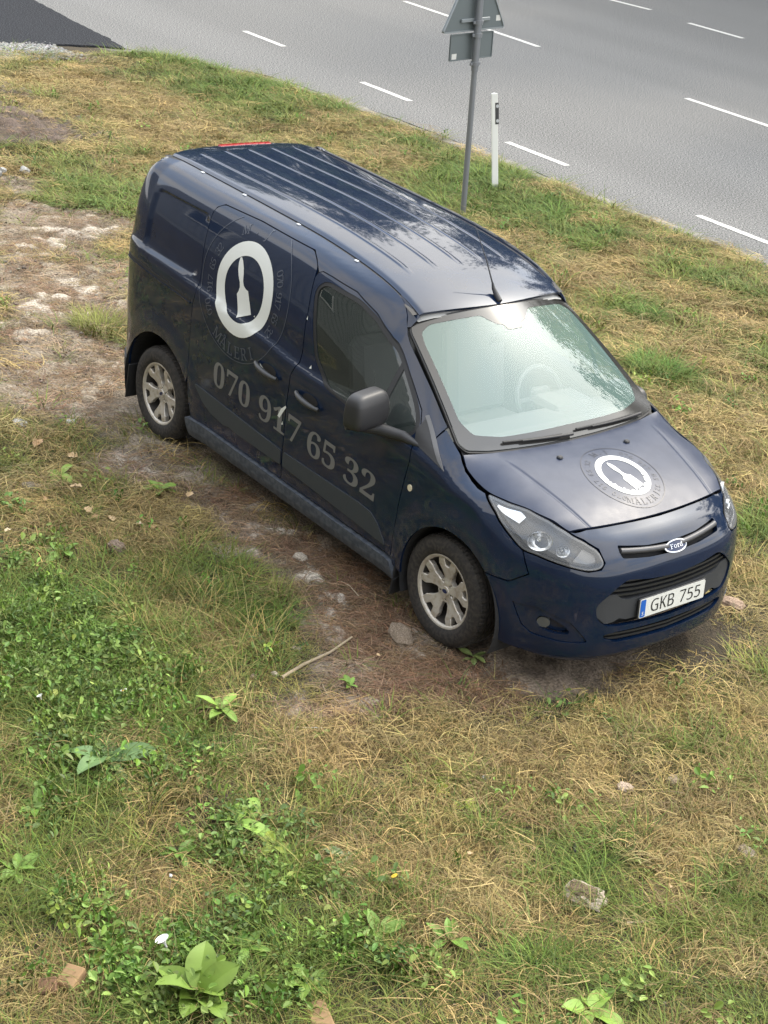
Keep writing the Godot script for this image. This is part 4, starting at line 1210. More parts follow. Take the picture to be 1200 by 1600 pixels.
func build_wheels(van: Node3D) -> void:
	var tyre := new_st()
	var R := 0.326
	# tyre profile, z outwards from the wheel's middle; the wheel is 0.205 wide
	add_lathe(tyre, V([0.212, 0.085, 0.222, 0.098, 0.245, 0.106, 0.275, 0.107, 0.298, 0.102, 0.311, 0.094, 0.319, 0.082, 0.3245, 0.066, R, 0.042, R, 0.036, 0.319, 0.035, 0.319, 0.029, R, 0.028, R, 0.004, 0.319, 0.003, 0.319, -0.003, R, -0.004, R, -0.028, 0.319, -0.029, 0.319, -0.035, R, -0.036, R, -0.042, 0.3245, -0.066, 0.311, -0.094, 0.275, -0.107, 0.222, -0.098, 0.212, -0.085]), 64, Transform3D(Basis(), Vector3.ZERO))
	# shoulder blocks
	for k in 72:
		var a := TAU * k / 72.0
		for s: float in [1.0, -1.0]:
			var b := Basis(Vector3(0, 0, 1), a)
			add_box(tyre, b * Vector3(0.3195, 0, s * 0.071), Vector3(0.013, 0.0185, 0.030), b * Basis(Vector3(0, 1, 0), -s * 0.28), 0.002)
	var tyre_mesh := tyre.commit()
	var barrel := new_st()
	add_lathe(barrel, V([0.196, 0.080, 0.193, 0.055, 0.186, 0.02, 0.182, -0.07, 0.205, -0.09]), 48)
	add_lathe(barrel, V([0.0, 0.00, 0.186, 0.00]), 48)
	var barrel_mesh := barrel.commit()
	var rim := new_st()
	add_lathe(rim, V([0.196, 0.076, 0.200, 0.088, 0.206, 0.094, 0.216, 0.095, 0.221, 0.091, 0.220, 0.084, 0.214, 0.080]), 64)
	var dish := func(x: float, y: float) -> Vector3:
		var r := Vector2(x, y).length()
		return Vector3(x, y, 0.062 + 0.022 * smoothstep(0.05, 0.19, r) + 0.006 * smoothstep(0.07, 0.03, r))
	# five forked spokes
	var spoke := V([-0.024, 0.040, -0.029, 0.085, -0.042, 0.118, -0.066, 0.150, -0.072, 0.188, -0.036, 0.198, -0.028, 0.178, -0.020, 0.158, -0.012, 0.150, 0.012, 0.150, 0.020, 0.158, 0.028, 0.178, 0.036, 0.198, 0.072, 0.188, 0.066, 0.150, 0.042, 0.118, 0.029, 0.085, 0.024, 0.040])
	for k in 5:
		var xf := Transform2D(TAU * k / 5.0, Vector2.ZERO)
		var q := PackedVector2Array()
		for p in spoke: q.append(xf * p)
		sheet(rim, q, [], dish, Vector3(0, 0, 1), 0.02, 0.02, 0.035)
		# bevelled highlight along the spoke's edges
		for i in q.size():
			var a := q[i]
			var b := q[(i + 1) % q.size()]
			var e := (b - a).normalized()
			var out := Vector2(e.y, -e.x)
			if Geometry2D.is_point_in_polygon((a + b) * 0.5 + out * 0.001, q): out = -out
			var A: Vector3 = dish.call(a.x, a.y)
			var B2: Vector3 = dish.call(b.x, b.y)
			var o3 := Vector3(out.x, out.y, 0)
			var n := (o3 + Vector3(0, 0, 1)).normalized()
			quad(rim, A, B2, B2 + o3 * 0.004 + Vector3(0, 0, -0.005), A + o3 * 0.004 + Vector3(0, 0, -0.005), n)
	# hub with five nut holes
	var holes: Array = []
	for k in 5:
		var a := PI / 2.0 + TAU * (k + 0.5) / 5.0
		holes.append(circle2(Vector2(cos(a), sin(a)) * 0.050, Vector2(0.0115, 0.0115), 14))
	sheet(rim, circle2(Vector2.ZERO, Vector2(0.070, 0.070), 40), holes, func(x: float, y: float) -> Vector3: return dish.call(x, y) + Vector3(0, 0, 0.0015), Vector3(0, 0, 1), 0.012, 0.012, 0.03)
	var rim_mesh := rim.commit()
	var nuts := new_st()
	for k in 5:
		var a := PI / 2.0 + TAU * (k + 0.5) / 5.0
		add_lathe(nuts, V([0.011, 0.03, 0.0095, 0.052, 0.007, 0.056, 0.0, 0.057]), 6, Transform3D(Basis(), Vector3(cos(a) * 0.050, sin(a) * 0.050, 0)))
	var nuts_mesh := nuts.commit()
	var cap := new_st()
	add_lathe(cap, V([0.030, 0.066, 0.0295, 0.073, 0.027, 0.0755, 0.0, 0.077]), 28)
	var cap_mesh := cap.commit()
	var badge := new_st()
	sheet(badge, circle2(Vector2.ZERO, Vector2(0.020, 0.0115), 24), [], func(x: float, y: float) -> Vector3: return Vector3(x, y, 0.0775), Vector3(0, 0, 1), 0.01, 0.01, 0.002, 0.001)
	var badge_mesh := badge.commit()
	var disc := new_st()
	add_lathe(disc, V([0.06, 0.012, 0.145, 0.012, 0.145, 0.002]), 40)
	add_box(disc, Vector3(0.115, 0.03, 0.02), Vector3(0.06, 0.13, 0.05), Basis(), 0.01)
	var disc_mesh := disc.commit()
	for w: Array in [[0.0, 1.0, 0.03], [-3.062, 1.0, 0.66], [0.0, -1.0, 0.3], [-3.062, -1.0, 0.9]]:
		var o := Node3D.new()
		var front: bool = w[0] > -1.0
		o.name = "wheel" if not van.has_node("wheel") else "wheel_%03d" % (van.get_children().filter(func(n: Node) -> bool: return String(n.name).begins_with("wheel") and not String(n.name).begins_with("wheel_h")).size())
		van.add_child(o, true)
		o.position = Vector3(w[0] - ROOT_X, 0.322, w[1] * 0.775)
		o.basis = Basis(Vector3.UP, 0.0 if w[1] > 0.0 else PI)
		var turn := Basis(Vector3(0, 0, 1), w[2])
		for part: Array in [["tyre", tyre_mesh, M.tyre], ["rim", rim_mesh, M.alloy], ["rim_barrel", barrel_mesh, M.rim_dark], ["brake_disc", disc_mesh, M.disc], ["wheel_nuts", nuts_mesh, M.rim_dark], ["hub_cap", cap_mesh, M.alloy], ["cap_badge", badge_mesh, M.badge_blue]]:
			var m := mesh_node(part[0], part[1], part[2], o)
			m.basis = turn

func build_mirrors(van: Node3D) -> void:
	for s: float in [1.0, -1.0]:
		var st := new_st()
		# the far mirror is folded back against its window
		var c := Vector3(-0.655 - ROOT_X, 1.205, 1.04) if s > 0.0 else Vector3(-0.42 - ROOT_X, 1.04, -0.852)
		var b := Basis(Vector3.UP, s * 0.22) if s > 0.0 else Basis(Vector3.UP, -1.5)
		var nu := 48
		var nv := 28
		var P := func(i: int, j: int) -> Vector3:
			var a := TAU * i / nu
			var t := PI * (float(j) / nv - 0.5)
			var e := 0.42
			var sg := func(x: float) -> float: return signf(x) * pow(absf(x), e)
			var x: float = sg.call(cos(t)) * sg.call(cos(a)) * 0.095
			var z: float = sg.call(cos(t)) * sg.call(sin(a)) * 0.142
			var y: float = sg.call(sin(t)) * 0.106
			# flat at the back where the glass is, rounded at the front, narrower towards the foot
			if x < 0.0: x *= 0.42
			z *= 1.0 - 0.10 * smoothstep(0.0, 0.13, y) + 0.02
			x *= 1.0 - 0.25 * smoothstep(0.0, 0.13, y)
			return Vector3(x, y, z)
		for i in nu:
			for j in nv:
				var p: Array[Vector3] = []
				var n: Array[Vector3] = []
				for q: Vector2i in [Vector2i(i, j), Vector2i(i + 1, j), Vector2i(i + 1, j + 1), Vector2i(i, j + 1)]:
					var v: Vector3 = P.call(q.x, q.y)
					p.append(c + b * v)
					var e1: Vector3 = P.call(q.x + 1, clampi(q.y, 1, nv - 1)) - P.call(q.x - 1, clampi(q.y, 1, nv - 1))
					var e2: Vector3 = P.call(q.x, mini(q.y + 1, nv)) - P.call(q.x, maxi(q.y - 1, 0))
					var nn := e1.cross(e2).normalized()
					if nn.dot(v) < 0.0: nn = -nn
					if q.y == 0 or q.y == nv: nn = Vector3(0, signf(v.y), 0)
					n.append(b * nn)
				tri(st, p[0], p[1], p[2], n[0], n[1], n[2])
				tri(st, p[0], p[2], p[3], n[0], n[2], n[3])
		var m := mesh_node("door_mirror", st.commit(), M.mirror_black, van)
		var ft := new_st()
		if s > 0.0: add_tube(ft, PackedVector3Array([c + Vector3(-0.02, -0.105, s * 0.10), c + Vector3(0.0, -0.114, 0), c + Vector3(0.06, -0.122, s * -0.09), c + Vector3(0.18, -0.128, s * -0.155), c + Vector3(0.30, -0.137, s * -0.175)]), PackedFloat32Array([0.016, 0.030, 0.036, 0.032, 0.014]), 12)
		else: add_tube(ft, PackedVector3Array([c + Vector3(0.05, -0.10, 0.0), c + Vector3(0.17, -0.08, 0.04)]), PackedFloat32Array([0.03, 0.03]), 10)
		mesh_node("foot", ft.commit(), M.black_trim, m)
		var gl := new_st()
		var gc := c + b * Vector3(-0.0405, 0.005, 0)
		sheet(gl, rounded(V([-0.09, -0.095, 0.09, -0.095, 0.085, 0.09, -0.085, 0.09]), 0.03), [], func(a: float, d: float) -> Vector3: return gc + b * Vector3(0, d, a), b * Vector3(-1, 0, 0), 0.1, 0.1, 0.0, 0.001)
		mesh_node("mirror_glass", gl.commit(), M.chrome, m)

func brush_shape() -> PackedVector2Array:
	# a flat paintbrush standing on its bristles, height about 1, foot at the origin
	return V([-0.17, 0.0, 0.17, 0.0, 0.165, 0.05, 0.155, 0.40, 0.10, 0.44, 0.055, 0.50, 0.045, 0.58, 0.065, 0.70, 0.07, 0.80, 0.05, 0.92, 0.02, 0.99, -0.02, 0.99, -0.05, 0.92, -0.07, 0.80, -0.065, 0.70, -0.045, 0.58, -0.055, 0.50, -0.10, 0.44, -0.155, 0.40, -0.165, 0.05])

func ring_band(c: Vector2, rx: float, ry: float, w: float) -> PackedVector2Array:
	# an open ring as one outline, slit at the top
	var p := circle2(c, Vector2(rx, ry), 90, PI / 2.0 + 0.02, PI / 2.0 + TAU - 0.02)
	var q := circle2(c, Vector2(rx - w, ry - w), 90, PI / 2.0 + 0.02, PI / 2.0 + TAU - 0.02)
	q.reverse()
	p.append_array(q)
	return p

func build_lettering(van: Node3D) -> void:
	# flank: ring with the brush, round lettering, the telephone number
	var c := Vector2(-2.165, 1.368)
	var st := new_st()
	sheet(st, circle2(c, Vector2(0.300, 0.292), 64), [circle2(c, Vector2(0.208, 0.205), 64)], body, body_ref, 0.04, 0.03, 0.0, 0.0022)
	var q := PackedVector2Array()
	for p in brush_shape(): q.append(c + Vector2(0.054, -0.152) + Vector2(p.x * 0.40, p.y * 0.365).rotated(deg_to_rad(25.4)))
	sheet(st, q, [], body, body_ref, 0.04, 0.03, 0.0, 0.0022)
	mesh_node("ring_logo", st.commit(), M.print_white, van)
	var th := new_st()
	for cut: PackedVector2Array in Geometry2D.intersect_polygons(ring_band(c, 0.468, 0.455, 0.005), V([-3.0, 0.4, -1.0, 0.4, -1.0, 1.75, -3.0, 1.75])):
		sheet(th, cut, [], body, body_ref, 0.05, 0.03, 0.0, 0.0022)
	write_round(th, "070 917 65 32", c, 0.372, deg_to_rad(186), deg_to_rad(5.6), 0.058, true, "Droid Serif", 400, body, body_ref, 0.0022)
	write_round(th, "070 917 65 32", c, 0.362, deg_to_rad(2), deg_to_rad(5.2), 0.058, true, "Droid Serif", 400, body, body_ref, 0.0022)
	write_round(th, "MÅLERI", c, 0.395, deg_to_rad(-89), deg_to_rad(11.4), 0.080, false, "Droid Serif", 400, body, body_ref, 0.0022)
	write_round(th, "M . J", c, 0.365, deg_to_rad(98), deg_to_rad(8.5), 0.058, true, "Droid Serif", 400, body, body_ref, 0.0022)
	mesh_node("ring_lettering", th.commit(), M.print_faint, van)
	var nb := new_st()
	var dir := Vector2(1.60, -0.070).normalized()
	var at := Vector2(-2.362, 0.668)
	for grp: Array in [["070", -0.004, 0.420], ["917", 0.520, 0.450], ["65", 1.045, 0.285], ["32", 1.418, 0.300]]:
		write(nb, grp[0], at + dir * grp[1], dir, 0.172, "Droid Serif", 700, body, body_ref, 0.0022, 1.0, false, grp[2])
	mesh_node("phone_number", nb.commit(), M.print_grey, van)
	# scuffs through the paint
	for sc: PackedVector2Array in [V([-1.632, 0.742, -1.600, 0.800, -1.555, 0.838, -1.548, 0.828, -1.585, 0.775, -1.610, 0.735]), V([-1.59, 0.70, -1.575, 0.728, -1.570, 0.705]), V([-1.512, 1.40, -1.507, 1.425, -1.502, 1.40]), V([-1.40, 1.135, -1.385, 1.16, -1.378, 1.14]), V([-1.86, 1.005, -1.83, 0.99, -1.80, 0.972, -1.815, 0.968, -1.85, 0.985]), V([-2.02, 1.245, -2.008, 1.255, -2.006, 1.243])]:
		var sst := new_st()
		sheet(sst, sc, [], body, body_ref, 0.05, 0.03, 0.0, 0.0035)
		mesh_node("paint_scuff", sst.commit(), M.print_white, van)
	# bonnet: the same mark, in plan; a is to the van's left as read from the front, b towards the windscreen
	var flat := func(a: float, b: float) -> Vector3:
		var x := 0.385 - b
		var z := -a
		# find t, s on the bonnet for this x, z
		var t := (x + 0.03) / 0.69
		for it in 3:
			var kz := lerpf(0.605, 0.481, t)
			var s := 0.75 * absf(z) / kz
			t += (x - (bonnet(s, t).x + ROOT_X)) / 0.69
		var kz2 := lerpf(0.605, 0.481, t)
		return bonnet(0.75 * z / kz2, t)
	var up := Vector3(0.2, 1, 0)
	var bw := new_st()
	var bc := Vector2(0.0, 0.0)
	var ring_in := PackedVector2Array()
	for k in 72:
		var a := TAU * k / 72.0
		var rough := 0.006 * sin(k * 2.7) + 0.005 * sin(k * 1.3 + 1.0) if (a > PI * 1.05 and a < PI * 1.95) else 0.0
		ring_in.append(Vector2(cos(a), sin(a)) * (0.126 + rough))
	sheet(bw, circle2(bc, Vector2(0.162, 0.162), 64), [ring_in], flat, up, 0.03, 0.03, 0.0, 0.0022)
	var bq := PackedVector2Array()
	for p in brush_shape(): bq.append(Vector2(p.x * 0.24, p.y * 0.228 - 0.116).rotated(deg_to_rad(14.0)))
	sheet(bw, bq, [], flat, up, 0.03, 0.03, 0.0, 0.0022)
	mesh_node("bonnet_logo", bw.commit(), M.print_white, van)
	var bt := new_st()
	sheet(bt, circle2(bc, Vector2(0.245, 0.245), 72), [circle2(bc, Vector2(0.240, 0.240), 72)], flat, up, 0.03, 0.03, 0.0, 0.0022)
	write_round(bt, "070 917 65 32", bc, 0.203, deg_to_rad(0), deg_to_rad(8.2), 0.031, true, "Droid Serif", 400, flat, up, 0.0022)
	write_round(bt, "070 917 65 32", bc, 0.203, deg_to_rad(180), deg_to_rad(8.2), 0.031, true, "Droid Serif", 400, flat, up, 0.0022)
	write_round(bt, "MÅLERI", bc, 0.203, deg_to_rad(-90), deg_to_rad(12.5), 0.040, false, "Droid Serif", 400, flat, up, 0.0022)
	write_round(bt, "M.J", bc, 0.203, deg_to_rad(90), deg_to_rad(13), 0.040, true, "Droid Serif", 400, flat, up, 0.0022)
	mesh_node("bonnet_lettering", bt.commit(), M.print_dark, van)
# ------------------------------------------------------------------ materials
func lin(r: float, g: float, b: float, a := 1.0) -> Color:
	var c := Color(r, g, b).linear_to_srgb()
	c.a = a
	return c

func mat(c: Color, rough := 0.6, metal := 0.0) -> StandardMaterial3D:
	var m := StandardMaterial3D.new()
	m.albedo_color = c
	m.roughness = rough
	m.metallic = metal
	m.cull_mode = BaseMaterial3D.CULL_DISABLED
	return m

func noise_tex(freq: float, sd: int, lo: Color, hi: Color, octaves := 4, size := 512, a := 0.3, b := 0.7) -> NoiseTexture2D:
	var n := FastNoiseLite.new()
	n.seed = sd
	n.frequency = freq
	n.fractal_octaves = octaves
	var t := NoiseTexture2D.new()
	t.width = size
	t.height = size
	t.seamless = true
	t.noise = n
	var g := Gradient.new()
	g.offsets = PackedFloat32Array([a, b])
	g.colors = PackedColorArray([lo, hi])
	t.color_ramp = g
	return t

func bump_tex(freq: float, sd: int, strength := 6.0, octaves := 4, size := 512) -> NoiseTexture2D:
	var n := FastNoiseLite.new()
	n.seed = sd
	n.frequency = freq
	n.fractal_octaves = octaves
	var t := NoiseTexture2D.new()
	t.width = size
	t.height = size
	t.seamless = true
	t.noise = n
	t.as_normal_map = true
	t.bump_strength = strength
	return t

func triplanar(m: StandardMaterial3D, scale: float, world := true) -> StandardMaterial3D:
	m.uv1_triplanar = true
	m.uv1_world_triplanar = world
	m.uv1_scale = Vector3.ONE * scale
	return m

func make_materials() -> void:
	var paint := mat(Color.WHITE, 0.42)
	paint.albedo_texture = noise_tex(0.012, 3, lin(0.0024, 0.0098, 0.031), lin(0.0036, 0.0120, 0.035), 4)
	paint.roughness_texture = noise_tex(0.02, 5, Color(0.85, 0.85, 0.85), Color(1.0, 1.0, 1.0), 4)
	triplanar(paint, 0.7, false)
	paint.metallic_specular = 0.15
	paint.clearcoat_enabled = true
	paint.clearcoat = 1.0
	paint.clearcoat_roughness = 0.04
	M.paint = paint
	var faded: StandardMaterial3D = paint.duplicate()
	faded.albedo_texture = noise_tex(0.02, 4, lin(0.017, 0.026, 0.054), lin(0.026, 0.035, 0.064), 5)
	faded.clearcoat_roughness = 0.42
	faded.clearcoat = 0.35
	faded.metallic_specular = 0.3
	M.faded_paint = faded
	var dust := mat(lin(0.30, 0.235, 0.165), 0.95)
	dust.transparency = BaseMaterial3D.TRANSPARENCY_ALPHA
	dust.vertex_color_use_as_albedo = true
	dust.albedo_texture = noise_tex(0.025, 61, Color(1, 1, 1, 0.10), Color(1, 1, 1, 1.0), 5, 512, 0.3, 0.75)
	triplanar(dust, 1.3, false)
	M.dust = dust
	M.liner = mat(lin(0.012, 0.012, 0.013), 0.9)
	M.rubber = mat(lin(0.012, 0.012, 0.013), 0.65)
	M.black_trim = mat(lin(0.022, 0.022, 0.024), 0.55)
	M.mirror_black = mat(lin(0.020, 0.020, 0.022), 0.48)
	M.grey_trim = mat(lin(0.10, 0.10, 0.105), 0.5)
	M.strip = mat(lin(0.030, 0.036, 0.042), 0.6)
	var sill := mat(Color.WHITE, 0.6)
	sill.albedo_texture = noise_tex(0.02, 9, lin(0.035, 0.043, 0.058), lin(0.075, 0.085, 0.10), 4)
	triplanar(sill, 2.0, false)
	M.sill = sill
	M.bumper_grey = mat(lin(0.030, 0.032, 0.036), 0.65)
	M.grille_plastic = mat(lin(0.014, 0.015, 0.017), 0.45)
	M.grille_bar = mat(lin(0.07, 0.07, 0.075), 0.45, 0.3)
	M.handle = mat(lin(0.045, 0.046, 0.048), 0.45, 0.1)
	M.repeater = mat(lin(0.62, 0.55, 0.40), 0.3)
	M.red_lens = mat(lin(0.28, 0.012, 0.012), 0.15)
	M.clip = mat(lin(0.55, 0.57, 0.60), 0.4)
	M.frit = mat(lin(0.03, 0.029, 0.028), 0.10)
	M.headliner = mat(lin(0.30, 0.30, 0.29), 0.9)
	M.bulkhead = mat(lin(0.05, 0.052, 0.052), 0.7)
	M.dash = mat(lin(0.075, 0.08, 0.08), 0.7)
	M.seat = mat(lin(0.15, 0.155, 0.155), 0.9)
	M.chrome = mat(lin(0.62, 0.63, 0.65), 0.18, 1.0)
	M.badge_blue = mat(lin(0.012, 0.022, 0.065), 0.2)
	M.plate_white = mat(lin(0.62, 0.62, 0.58), 0.4)
	M.plate_blue = mat(lin(0.01, 0.10, 0.42), 0.4)
	M.print_black = mat(lin(0.012, 0.012, 0.013), 0.5)
	M.print_white = mat(lin(0.62, 0.63, 0.60), 0.55)
	M.print_grey = mat(lin(0.155, 0.155, 0.155), 0.45, 0.1)
	M.print_faint = mat(lin(0.058, 0.068, 0.092), 0.4)
	M.print_dark = mat(lin(0.014, 0.018, 0.034), 0.42)
	M.fog_lens = mat(lin(0.10, 0.11, 0.12), 0.12, 0.4)
	M.lamp_black = mat(lin(0.016, 0.016, 0.017), 0.35)
	M.lamp_grey = mat(lin(0.10, 0.10, 0.10), 0.3, 0.3)
	M.reflector = mat(lin(0.60, 0.61, 0.62), 0.26, 1.0)
	var cl := mat(Color(0.95, 0.97, 1.0, 0.06), 0.03)
	cl.transparency = BaseMaterial3D.TRANSPARENCY_ALPHA
	M.clear_lens = cl
	var sg := mat(lin(0.020, 0.028, 0.026, 0.72), 0.02)
	sg.transparency = BaseMaterial3D.TRANSPARENCY_ALPHA
	sg.metallic_specular = 0.6
	M.side_glass = sg
	var wg := mat(lin(0.32, 0.48, 0.43, 0.25), 0.03)  # pale teal colour paints milky mirrored sky glare into the dusty windscreen
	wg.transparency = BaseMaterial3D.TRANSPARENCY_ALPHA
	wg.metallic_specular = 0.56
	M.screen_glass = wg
	var tyre := mat(Color.WHITE, 0.85)
	tyre.albedo_texture = noise_tex(0.02, 21, lin(0.014, 0.013, 0.013), lin(0.040, 0.034, 0.029), 4)
	triplanar(tyre, 3.0, false)
	M.tyre = tyre
	var al := mat(Color.WHITE, 0.46, 0.45)
	al.albedo_texture = noise_tex(0.015, 23, lin(0.42, 0.37, 0.30), lin(0.52, 0.49, 0.44), 4, 512, 0.25, 0.5)
	triplanar(al, 3.0, false)
	M.alloy = al
	M.rim_dark = mat(lin(0.05, 0.045, 0.04), 0.6, 0.3)
	M.disc = mat(lin(0.06, 0.045, 0.035), 0.6, 0.4)
	make_ground_materials()
# ------------------------------------------------------------------ ground, road, roadside
var hill := FastNoiseLite.new()
var grit := FastNoiseLite.new()
var patch := FastNoiseLite.new()
const GX0 := -20.5
const GZ0 := -8.0
const GSTEP := 0.1
var zone_w := 270
var zone_h := 155
var zones := {}

# the road's near edge: z for each x, bending into the side road
var verge_edge := V([-30.0, -4.6, -18.5, -5.3, -15.6, -5.45, -14.9, -5.62, -14.2, -6.2, -12.7, -6.86, -11.0, -7.08, -9.5, -7.19, -4.3, -7.24, 30.0, -7.24])

func setup_noise() -> void:
	hill.seed = 4
	hill.frequency = 0.55
	grit.seed = 8
	grit.frequency = 3.2
	grit.fractal_octaves = 4
	patch.seed = 15
	patch.frequency = 1.1
	patch.fractal_octaves = 4

func height(x: float, z: float) -> float:
	var d := ((z - 2.3) - (x + 2.2) * 0.275) * 0.964
	var y := 0.8 * smoothstep(0.0, 4.5, d)
	y += 0.30 * exp(-(pow((x + 11.6) / 1.1, 2.0) + pow((z + 1.2) / 1.0, 2.0)))
	var under := smoothstep(1.1, 1.5, absf(z)) if (x > -4.2 and x < 1.2) else 1.0
	y += hill.get_noise_2d(x, z) * 0.03 * under
	var e := z - pchip_edge(x)
	if e < 0.0: y = lerpf(y, -0.10, smoothstep(0.05, -0.5, e))
	elif x > -14.5: y += 0.05 * smoothstep(0.0, 0.5, e) * smoothstep(2.0, 0.8, e)
	return y

var edge_cache := {}
func pchip_edge(x: float) -> float:
	var k := roundi(x * 10.0)
	if not edge_cache.has(k): edge_cache[k] = pchip(verge_edge, clampf(k * 0.1, -29.0, 29.0))
	if not edge_cache.has(k + 1): edge_cache[k + 1] = pchip(verge_edge, clampf((k + 1) * 0.1, -29.0, 29.0))
	return lerpf(edge_cache[k], edge_cache[k + 1], clampf(x * 10.0 - k, 0.0, 1.0))

func spread(spots: Array) -> PackedFloat32Array:
	var g := PackedFloat32Array()
	g.resize(zone_w * zone_h)
	for i in range(0, spots.size(), 3):
		var cx: float = (spots[i] - GX0) / GSTEP
		var cz: float = (spots[i + 1] - GZ0) / GSTEP
		var r: float = spots[i + 2] / GSTEP
		for a in range(maxi(0, int(cx - 2.2 * r)), mini(zone_w - 1, int(cx + 2.2 * r) + 2)):
			for b in range(maxi(0, int(cz - 2.2 * r)), mini(zone_h - 1, int(cz + 2.2 * r) + 2)):
				var q := (Vector2(a, b) - Vector2(cx, cz)).length_squared() / (r * r)
				g[b * zone_w + a] += exp(-q * 1.3)
	return g

func zone(which: String, x: float, z: float) -> float:
	var fx := clampf((x - GX0) / GSTEP, 0.0, zone_w - 1.01)
	var fz := clampf((z - GZ0) / GSTEP, 0.0, zone_h - 1.01)
	var i := int(fx)
	var j := int(fz)
	var g: PackedFloat32Array = zones[which]
	var k := j * zone_w + i
	return lerpf(lerpf(g[k], g[k + 1], fx - i), lerpf(g[k + zone_w], g[k + zone_w + 1], fx - i), fz - j)

func make_ground_materials() -> void:
	setup_noise()
	var g := mat(Color.WHITE, 0.95)
	g.vertex_color_use_as_albedo = true
	g.albedo_texture = noise_tex(0.03, 31, Color(0.72, 0.72, 0.72), Color(1.0, 1.0, 1.0), 5, 1024)
	g.normal_enabled = true
	g.normal_texture = bump_tex(0.05, 33, 9.0, 5, 1024)
	g.normal_scale = 1.0
	triplanar(g, 1.1)
	M.ground = g
	var a := mat(Color.WHITE, 0.82)
	a.albedo_texture = noise_tex(0.085, 41, lin(0.035, 0.035, 0.034), lin(0.30, 0.296, 0.287), 4, 1024, 0.2, 0.8)
	a.normal_enabled = true
	a.normal_texture = bump_tex(0.2, 42, 2.0, 3, 1024)
	triplanar(a, 0.42)
	a.detail_enabled = true
	a.detail_blend_mode = BaseMaterial3D.BLEND_MODE_MUL
	a.detail_albedo = noise_tex(0.006, 43, Color(0.95, 0.95, 0.95), Color(1, 1, 1), 3, 512, 0.3, 0.7)
	a.detail_uv_layer = BaseMaterial3D.DETAIL_UV_2
	a.uv2_triplanar = true
	a.uv2_world_triplanar = true
	a.uv2_scale = Vector3(0.008, 0.06, 0.11)
	M.asphalt = a
	var n := mat(Color.WHITE, 0.95)
	n.metallic_specular = 0.25
	n.albedo_texture = noise_tex(0.14, 44, lin(0.014, 0.015, 0.018), lin(0.058, 0.061, 0.068), 4, 512)
	n.normal_enabled = true
	n.normal_texture = bump_tex(0.2, 45, 4.0, 3, 512)
	triplanar(n, 0.5)
	M.new_asphalt = n
	var w := mat(Color.WHITE, 0.7)
	w.albedo_texture = noise_tex(0.05, 46, lin(0.26, 0.26, 0.25), lin(0.58, 0.57, 0.53), 5, 512, 0.22, 0.42)
	triplanar(w, 1.2)
	M.marking = w
	var k := mat(Color.WHITE, 0.9)
	k.vertex_color_use_as_albedo = true
	k.albedo_texture = noise_tex(0.04, 47, Color(0.7, 0.69, 0.67), Color(1, 1, 1), 5, 512)
	k.normal_enabled = true
	k.normal_texture = bump_tex(0.06, 48, 6.0, 5, 512)
	triplanar(k, 4.0, false)
	M.stone = k
	var b := mat(Color.WHITE, 0.75)
	b.vertex_color_use_as_albedo = true
	b.backlight_enabled = true
	b.backlight = Color(0.14, 0.14, 0.14)
	M.blade = b
	var lf := mat(Color.WHITE, 0.58)
	lf.vertex_color_use_as_albedo = true
	lf.backlight_enabled = true
	lf.backlight = Color(0.25, 0.25, 0.25)
	M.leaf = lf
	var br := mat(Color.WHITE, 0.9)
	br.vertex_color_use_as_albedo = true
	M.litter = br
	M.galvanised = mat(lin(0.17, 0.18, 0.195), 0.45, 0.35)
	M.sign_back = mat(lin(0.115, 0.135, 0.140), 0.5, 0.2)
	M.sign_edge = mat(lin(0.20, 0.22, 0.23), 0.5, 0.2)
	M.sticker = mat(lin(0.5, 0.5, 0.48), 0.5)
	M.post_white = mat(lin(0.56, 0.56, 0.53), 0.5)
	M.post_black = mat(lin(0.02, 0.02, 0.021), 0.5)
	M.reflex = mat(lin(0.35, 0.36, 0.36), 0.25, 0.2)
	M.bark = mat(lin(0.07, 0.055, 0.045), 0.9)
	M.cladding = mat(lin(0.20, 0.205, 0.20), 0.7)
	M.plinth = mat(lin(0.20, 0.20, 0.19), 0.9)
	M.joint = mat(lin(0.09, 0.09, 0.09), 0.9)
	M.house_glass = mat(lin(0.03, 0.035, 0.04), 0.05)
	M.white_frame = mat(lin(0.7, 0.7, 0.68), 0.5)
	M.wood = mat(lin(0.27, 0.17, 0.085), 0.9)
	M.brick = mat(lin(0.17, 0.095, 0.055), 0.95)
	M.twig = mat(lin(0.30, 0.24, 0.16), 0.85)
	M.charred = mat(lin(0.02, 0.02, 0.02), 0.8)
	M.petal = mat(lin(0.78, 0.77, 0.74), 0.6)
	M.yolk = mat(lin(0.60, 0.38, 0.02), 0.6)

func axis(lo: float, hi: float, step: float, far: float) -> PackedFloat32Array:
	var a := PackedFloat32Array([-far, lo - 60.0, lo - 25.0, lo - 10.0, lo - 4.0, lo - 1.5])
	var x := lo
	while x < hi:
		a.append(x)
		x += step
	a.append_array(PackedFloat32Array([hi + 1.5, hi + 4.0, hi + 10.0, hi + 25.0, hi + 60.0, far]))
	return a

